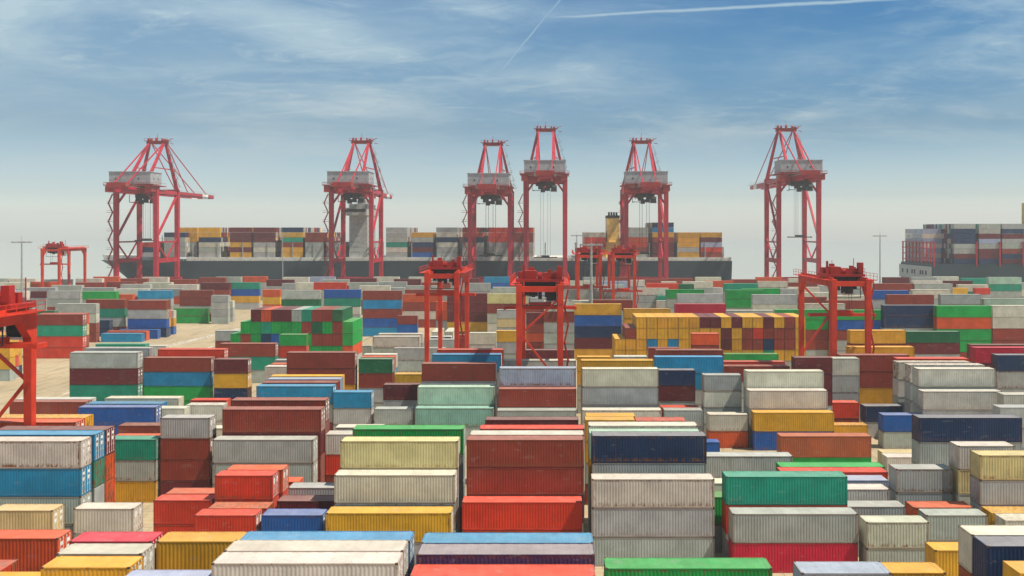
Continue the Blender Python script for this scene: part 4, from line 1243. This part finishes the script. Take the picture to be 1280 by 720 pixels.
# ------------------------------------------------------------------ rubber-tyred yard gantries
def rtg(xc, d, zt, label, ty, sprd, m_=None, brace='front', hw=3.4):
    G = 23.5; r = m_ or M['orange']
    t_ = empty('yard_gantry_crane', (xc, d, 0), label, 'crane', 'red rubber-tyred gantry cranes in the yard')
    for sx in (-1, 1):
        for y in (0, G):
            m = MB(); m.beam((sx*hw, y, 2.2), (sx*hw, y, zt-3.2), .80, .9, .95, 1.15)
            k_ = 1 if y == 0 else -1
            m.prism([(y-.6, zt-5), (y+k_*.55, zt-5), (y+k_*3.2, zt-1.5), (y+k_*3.2, zt-.2), (y-k_*.8, zt-.2), (y-k_*.66, zt-5)][0:0] or [(y-k_*.62, zt-3.2), (y+k_*.62, zt-3.2), (y+k_*2.6, zt-1.3), (y+k_*2.6, zt-.02), (y-k_*.7, zt-.02)], sx*hw-.47, sx*hw+.47, 'x')
            m.build('leg', r, t_)
        m = MB(); m.beam((sx*hw, 2.62, zt-.7), (sx*hw, G-2.62, zt-.7), 1.1, 1.36)
        m.beam((sx*hw, .4, zt+.14), (sx*hw, G-.4, zt+.14), .3, .24); m.build('girder', r, t_)
        m = MB(); xx = sx*(hw+1.1)
        m.beam((xx, -.5, zt-.15), (xx, G+.5, zt-.15), .9, .1)
        for z in (.5, 1.0): m.beam((xx+sx*.4, -.5, zt+z), (xx+sx*.4, G+.5, zt+z), .06)
        for i in range(13): m.beam((xx+sx*.4, -.5+i*2.04, zt-.1), (xx+sx*.4, -.5+i*2.04, zt+1.0), .06)
        m.build('walkway', r, t_)
    for y in (0, G):
        m = MB(); m.beam((-hw-2.6, y, 1.9), (hw+2.6, y, 1.9), 1.1, 1.2); m.build('sill_beam', r, t_)
        m = MB(); m.beam((-hw, y-.1, zt-.8), (hw, y-.1, zt-.8), .7, .9); m.build('end_tie', r, t_)
        for sx in (-1, 1):
            for k_ in (-1.2, 1.2):
                m = MB(); m.tube((sx*(hw+.9)+k_, y-.45, .82), (sx*(hw+.9)+k_, y+.45, .82), .8, n=18); wh = m.build('tyre', M['black'], t_)
                m = MB(); m.tube((sx*(hw+.9)+k_, y-.47, .82), (sx*(hw+.9)+k_, y+.47, .82), .4, n=12); m.build('rim', M['orange'], wh)
    m = MB(); zm = 16.4; m.beam((-hw+.3, 0, zm), (hw-.3, 0, zt-2.4), .32, .32); m.beam((-hw+.3, 0, zm), (hw-.3, 0, 8.6), .32, .32)
    if brace == 'front': m.build('diagonal_brace', r, t_)
    m = MB(); m.beam((hw-.3, G, zm), (-hw+.3, G, zt-2.4), .34, .34); m.beam((hw-.3, G, zm), (-hw+.3, G, 8.6), .34, .34)
    if brace == 'far': m.build('diagonal_brace', r, t_)
    m = MB()
    for i in range(7):
        z0 = 3.4+i*2.9; s_ = 1 if i % 2 else -1
        m.beam((hw+.95+s_*.3, .5, z0), (hw+.95-s_*.3, .5, z0+2.9), .3, .08)
        m.box((hw+.45, .2, z0-.03), (hw+1.5, .8, z0+.03))
    m.build('ladder', M['trolley'], t_)
    m = MB(); m.box((-2.2, G-.9, 2.52), (2.2, G+1.4, 4.9)); m.box((-2.3, G-1, 4.9), (2.3, G+1.5, 5.05)); m.build('power_box', M['white'], t_)
    # trolley
    m = MB(); m.box((-hw-.6, ty-2.6, zt+.3), (hw+.6, ty+2.6, zt+.75)); m.box((-2.6, ty-1.8, zt+.75), (-.6, ty+1.2, zt+2.1)); m.box((.4, ty-1.6, zt+.75), (2.7, ty+1.4, zt+1.7))
    m.tube((-.4, ty-1.2, zt+1.3), (.35, ty-1.2, zt+1.3), .6, n=12); m.box((hw-.6, ty-2.4, zt+.75), (hw+.3, ty-1.2, zt+2.9)); m.box((-hw-.3, ty+.6, zt+.75), (-hw+.9, ty+2.2, zt+1.9))
    for x in [-hw-.5+i*(2*hw+1)/7 for i in range(8)]: m.beam((x, ty-2.55, zt+.75), (x, ty-2.55, zt+1.8), .06)
    m.beam((-hw-.5, ty-2.55, zt+1.8), (hw+.5, ty-2.55, zt+1.8), .07); m.beam((-hw-.5, ty-2.55, zt+1.3), (hw+.5, ty-2.55, zt+1.3), .05)
    for x0_, y0_, z0_, sx_, sy_, sz_ in ((-3.3, -1.9, .75, .5, .6, 1.1), (-1.9, .9, 2.1, .9, .7, .5), (1.2, -1.5, 1.7, .7, .8, .6), (2.2, .8, .75, .8, .9, 1.2), (-.5, .6, .75, .7, .9, .9), (-2.9, -.4, .75, .35, .35, 2.4)):
        m.box((x0_, ty+y0_, zt+z0_), (x0_+sx_, ty+y0_+sy_, zt+z0_+sz_))
    for q_ in (-1, 1): m.tube((q_*1.3-.5, ty+2.2, zt+1.2), (q_*1.3+.5, ty+2.2, zt+1.2), .55, n=12)
    m.beam((hw-.2, ty+2, zt+.7), (hw-.2, ty+2, zt+3.6), .1); m.beam((-1.2, ty+2, zt+.7), (-1.2, ty+2, zt+3.2), .08)
    tr_ = m.build('trolley', M['trolley'], t_)
    m = MB()
    for x in (-2.2, -1.1, 0, 1.1, 2.0): m.box((x-.3, ty-1.9, zt-2.6+abs(x)*.3), (x+.32, ty-.9, zt-.3))
    m.box((-2.6, ty-1.6, zt-.5), (2.6, ty+1.6, zt+.29)); m.box((-1.9, ty+.2, zt-2.2), (-.4, ty+1.6, zt-.5))
    for x in (-2.9, 2.9): m.beam((x, ty-2.2, zt-3.6), (x, ty-2.2, zt+.3), .12)
    m.beam((-2.9, ty-2.2, zt-3.6), (2.9, ty-2.2, zt-3.6), .14); m.beam((-2.9, ty-2.2, zt-2), (2.9, ty-2.2, zt-2), .1)
    m.build('hoist_machinery', M['dark'], tr_)
    m = MB(); m.box((1.0, ty+1.9, zt-3.4), (2.9, ty+3.8, zt-1.0)); cb_ = m.build('operator_cab', M['white'], tr_)
    m = MB(); m.box((1.15, ty+1.84, zt-3.1), (2.75, ty+1.895, zt-1.5)); m.box((.94, ty+2.1, zt-3.1), (.995, ty+3.6, zt-1.5)); m.build('cab_window', M['glass'], cb_)
    m = MB()
    for x in (-1.8, 1.8):
        for yy in (ty-.8, ty+.8): m.tube((x, yy, sprd+.9), (x*.8, yy, zt-.4), .04, n=5)
    m.build('hoist_rope', M['dark'], tr_)
    m = MB(); m.box((-1.9, ty-1.1, sprd+.35), (1.9, ty+1.1, sprd+.95))
    for yy in (ty-.7, ty+.7): m.beam((-5.9, yy, sprd+.1), (5.9, yy, sprd+.1), .36, .5)
    for x in (-5.9, 5.9): m.box((x-.2, ty-1.22, sprd-.2), (x+.2, ty+1.22, sprd+.35))
    m.build('spreader', r, tr_)
for a in RTGS: rtg(*a)

# ------------------------------------------------------------------ light masts
def mast(x, d, z, label, r0=.40, n_=10):
    t_ = empty('light_mast', (x, d, 0), label, 'lamp mast', 'tall floodlight masts')
    m = MB(); m.tube((0, 0, 0), (0, 0, z), r0, r0*.55, 12); m.tube((0, 0, 0), (0, 0, .5), r0*1.9, r0*1.6, 12); m.tube((0, 0, z), (0, 0, z+1.8), .06, n=6); m.build('pole', M['steel'], t_)
    m = MB()
    for i in range(16):
        a, b_ = 2*math.pi*i/16, 2*math.pi*(i+1)/16
        m.beam((1.7*math.cos(a), 1.7*math.sin(a), z-.5), (1.7*math.cos(b_), 1.7*math.sin(b_), z-.5), .1)
        if i % 4 == 0: m.beam((0, 0, z-.5), (1.7*math.cos(a), 1.7*math.sin(a), z-.5), .09)
    m.build('ring', M['steel'], t_)
    for i in range(n_):
        a = 2*math.pi*i/n_; cx, cy = 2.5*math.cos(a), 2.5*math.sin(a)
        m = MB(); m.cb((cx, cy, z-.35), (.95, .95, .42)); m.beam((cx*.8, cy*.8, z-.5), (cx, cy, z-.4), .1)
        m.build('floodlight', M['steel'], t_)
for a in MASTS: mast(*a)

# ------------------------------------------------------------------ trucks
def truck(x, y, rz, label, code=None, load=''):
    t_ = empty('terminal_truck', (x, y, 0), label, 'truck', 'terminal trucks in the lanes', R(rz))
    m = MB(); m.box((-1.2, -.45, .85), (14.2, .45, 1.15)); m.box((1.9, -1.2, 1.16), (14.2, 1.2, 1.34)); m.build('chassis', M['dark'], t_)
    m = MB(); m.box((-1.4, -1.2, .9), (.7, 1.2, 1.9)); m.box((-1.0, -1.15, 1.9), (.6, 1.15, 3.2)); c_ = m.build('cab', M['white'], t_)
    m = MB(); m.box((-1.06, -.95, 2.1), (-1.004, .95, 3.0)); m.box((-.8, -1.2, 2.1), (.3, -1.154, 2.9)); m.box((-.8, 1.154, 2.1), (.3, 1.2, 2.9)); m.build('window', M['glass'], c_)
    for wx in (-.4, 2.6, 3.7, 11.2, 12.5):
        for s_ in (-1, 1):
            m = MB(); m.tube((wx, s_*1.2, .5), (wx, s_*.85, .5), .5, n=16); m.build('wheel', M['black'], t_)
    if code:
        c_, s_ = math.cos(R(rz)), math.sin(R(rz))
        o = big_container(40, HC, (x+1.95*c_+1.22*s_, y+1.95*s_-1.22*c_, 1.35), code, load, 'containers on trucks'); o.rotation_euler = (0, 0, R(rz))
    return t_
for a in TRUCKS:
    truck(*a)
# low kerb of soil and stone beside the truck lane
kb = MB(); r2 = random.Random(3)
for i in range(150):
    f_ = i/150; x = -113+f_*10+r2.uniform(-.5, .5); y = 262+f_*110+r2.uniform(-.4, .4); s_ = r2.uniform(.3, .8)
    kb._add([(x+s_*a, y+s_*b_, c_) for a, b_, c_ in ((-1, -.8, 0), (1, -.7, 0), (.9, .8, 0), (-.8, .9, 0), (-.4, -.3, s_*.7), (.4, -.3, s_*.6), (.3, .4, s_*.75), (-.3, .3, s_*.6))],
            [(3,2,1,0),(4,5,6,7),(0,1,5,4),(1,2,6,5),(2,3,7,6),(3,0,4,7)])
kb.build('rubble', M['concrete']); tag(bpy.data.objects['rubble'], 'low ridge of sandy rubble along the truck lane', 'rubble', kind='stuff')
# hatch covers on the quay
for i, (x, y, z_, L_) in enumerate(HATCH):
    t_ = empty('hatch_cover', (x, y, z_), HATCH_LABEL[i], 'hatch cover', 'hatch covers laid down on the quay')
    m = MB(); m.box((0, 0, 0), (L_, 12, .9)); m.build('panel', M['cream'], t_)
    m = MB()
    for k_ in range(6): m.box((L_*k_/6+.2, .2, .904), (L_*k_/6+.5, 11.8, 1.15))
    m.build('rib', M['steel'], t_)

# ------------------------------------------------------------------ ship one
SY = 574.0
def ship_hull(name, parent, outline, y0, y1, bowx, mat_):
    "outline: list of (z, xbow, xstern); rounded in plan towards the bow"
    v = []; f = []; NP = 15
    for z, xb, xs in outline:
        ring = []
        yc = (y0+y1)/2; hw = (y1-y0)/2
        for i in range(NP):   # bow curve from near side to far side
            a = -math.pi/2+math.pi*i/(NP-1)
            bl = bowx*(1 if z > 8 else 1.15)
            ring.append((xb+bl*(1-math.cos(a)**.8), yc+hw*math.sin(a), z))
        ring = [(xs, y0+.0, z)]+ring+[(xs, y1, z)]
        v += ring
    n_ = NP+2
    for k_ in range(len(outline)-1):
        for i in range(n_): f.append((k_*n_+i, k_*n_+(i+1) % n_, (k_+1)*n_+(i+1) % n_, (k_+1)*n_+i))
    f.append(tuple((len(outline)-1)*n_+i for i in range(n_))); f.append(tuple(range(n_-1, -1, -1)))
    me = bpy.data.meshes.new(name); me.from_pydata(v, [], f); me.materials.append(mat_); me.update()
    return link(name, me, parent)
s1 = empty('container_ship', (0, 0, 0), 'long dark blue-grey container ship with a yellow funnel, moored behind the quay cranes', 'ship')
ship_hull('hull', s1, [(-4.2, -246, 103), (4, -251, 103), (10, -258, 103.2), (16.2, -268, 103.4)], SY, SY+48, 42, M['hull'])
m = MB(); m.box((-210, SY+.6, 16.25), (103, SY+47, 18.3)); m.build('coaming', M['cream'], s1)
m = MB()
x = -214
while x < 102: m.beam((x, SY+.25, 16.2), (x, SY+.25, 17.4), .12); x += 2.4
m.beam((-214, SY+.25, 17.4), (102, SY+.25, 17.4), .14); m.beam((-214, SY+.25, 16.8), (102, SY+.25, 16.8), .1); m.build('railing', M['cream'], s1)
m = MB(); m.prism([(-264, 16.2), (-228, 16.2), (-228, 18.4), (-265.5, 19.6)], SY+16, SY+32); m.build('forecastle', M['cream'], s1)
m = MB(); m.tube((-233, SY+24, 18), (-233, SY+24, 31), .4, .25); m.beam((-236, SY+24, 29), (-230, SY+24, 29), .2); m.beam((-236, SY+24, 26), (-230, SY+24, 26), .2); m.build('foremast', M['steel'], s1)
m = MB(); m.box((-117, SY+3, 18.3), (-106.6, SY+30, 49)); m.box((-119.5, SY-1, 42.4), (-106.2, SY+42, 46.8)); m.box((-114, SY+12, 49), (-109, SY+26, 51.4)); bt = m.build('bridge_tower', M['grey_hull'], s1)
m = MB()
m.box((-119.1, SY-1.06, 44.4), (-106.8, SY-1.004, 46.0)); m.build('bridge_window', M['glass'], bt)
for z in range(21, 42, 3):
    m = MB(); m.box((-116.2, SY+2.93, z+.3), (-111, SY+2.996, z+.8)); m.build('window_strip', M['house'], bt)
    m = MB(); m.box((-106.597, SY+6, z+.3), (-106.54, SY+28, z+.8)); m.build('window_strip', M['house'], bt)
m = MB(); m.tube((-112, SY+24, 51), (-112, SY+24, 60), .4, .2); m.beam((-115, SY+24, 56), (-109, SY+24, 56), .25); m.box((-113.6, SY+23, 57.4), (-110.4, SY+25, 57.9)); m.build('radar_mast', M['steel'], s1)
m = MB(); m.box((32.3, SY+12, 18.3), (39.6, SY+30, 41)); m.box((30, SY+6, 18.3), (41.3, SY+42, 27)); fn = m.build('funnel', M['funnel'], s1)
m = MB(); m.box((32.2, SY+11.9, 41), (39.7, SY+30.1, 42.6))
for k_ in range(4): m.tube((33.6+k_*1.6, SY+16+k_*2, 42.6), (33.6+k_*1.6, SY+16+k_*2, 44.6), .6)
m.build('funnel_cap', M['black'], fn)
m = MB(); m.box((91.6, SY+2, 18.3), (99, SY+44, 24.2)); m.box((94, SY+8, 24.2), (98, SY+38, 26)); m.build('stern_house', M['house'], s1)
for xb in BRIDGES:
    m = MB()
    for y in [SY+1+i*5.7 for i in range(9)]: m.beam((xb, y, 18.3), (xb, y, 26.5), .45)
    for z in (21.0, 23.8, 26.5): m.beam((xb, SY+.8, z), (xb, SY+47, z), .7, .25); m.beam((xb, SY+.8, z+1.05), (xb, SY+47, z+1.05), .08)
    m.build('lashing_bridge', M['steel'], s1)
r3 = random.Random(21)
def deck(x0, y0, rows, cs, zb, varied='GGBBYWGMBM', back=None):
    for j in range(rows):
        for i, c_ in enumerate(reversed(cs)):
            cc = c_ if j < 1 else (c_ if r3.random() < .35 else r3.choice(varied))
            if j and i == len(cs)-1 and r3.random() < .12: continue
            mass_box(x0, y0+j*2.52, zb+i*2.86, 40, 2.85, cc)
for a in BAYS: deck(a[0], SY+a[2], a[3], a[1], 18.35)
# ship two, stern showing
s2 = empty('container_ship', (0, 0, 0), 'second container ship at the right edge, pale stern under a red lashing frame', 'ship')
ship_hull('hull', s2, [(-4.2, 505, 219), (6, 508, 216), (13.2, 512, 215.5)], SY-7, SY+46, -40, M['hull'])
m = MB(); m.box((215.0, SY-6.6, 5.5), (215.45, SY+45.5, 13.1)); m.build('transom', M['grey_hull'], s2)
m = MB()
for y in (SY, SY+5, SY+8.5, SY+18, SY+22, SY+30, SY+38): m.box((214.94, y, 8.2), (214.996, y+2.2, 10.6))
m.build('mooring_opening', M['black'], s2)
m = MB(); m.box((216, SY-6, 13.2), (505, SY+45, 14.6)); m.build('coaming', M['hull'], s2)
for xb in (217.0, 241.2, 254.4, 267.6):
    m = MB()
    for y in [SY-6+i*5.6 for i in range(10)]: m.beam((xb, y, 13.2), (xb, y, 27), .7)
    for z in (16.5, 20, 23.5, 27): m.beam((xb, SY-6, z), (xb, SY+45, z), .9, .5)
    m.build('lashing_bridge', M['red'], s2)
m = MB(); m.box((275, SY-5, 14.6), (284, SY+20, 20)); m.box((278, SY+2, 20), (284, SY+18, 50)); m.build('funnel', M['funnel'], s2)
for a in BAYS2: deck(a[0], SY+a[2], a[3], a[1], 14.7, a[4])
ms = mass.build('shipping_containers', M['mass'])
tag(ms, 'the smaller and farther stacked containers across the yard and on the decks of the ships', 'containers', kind='stuff')
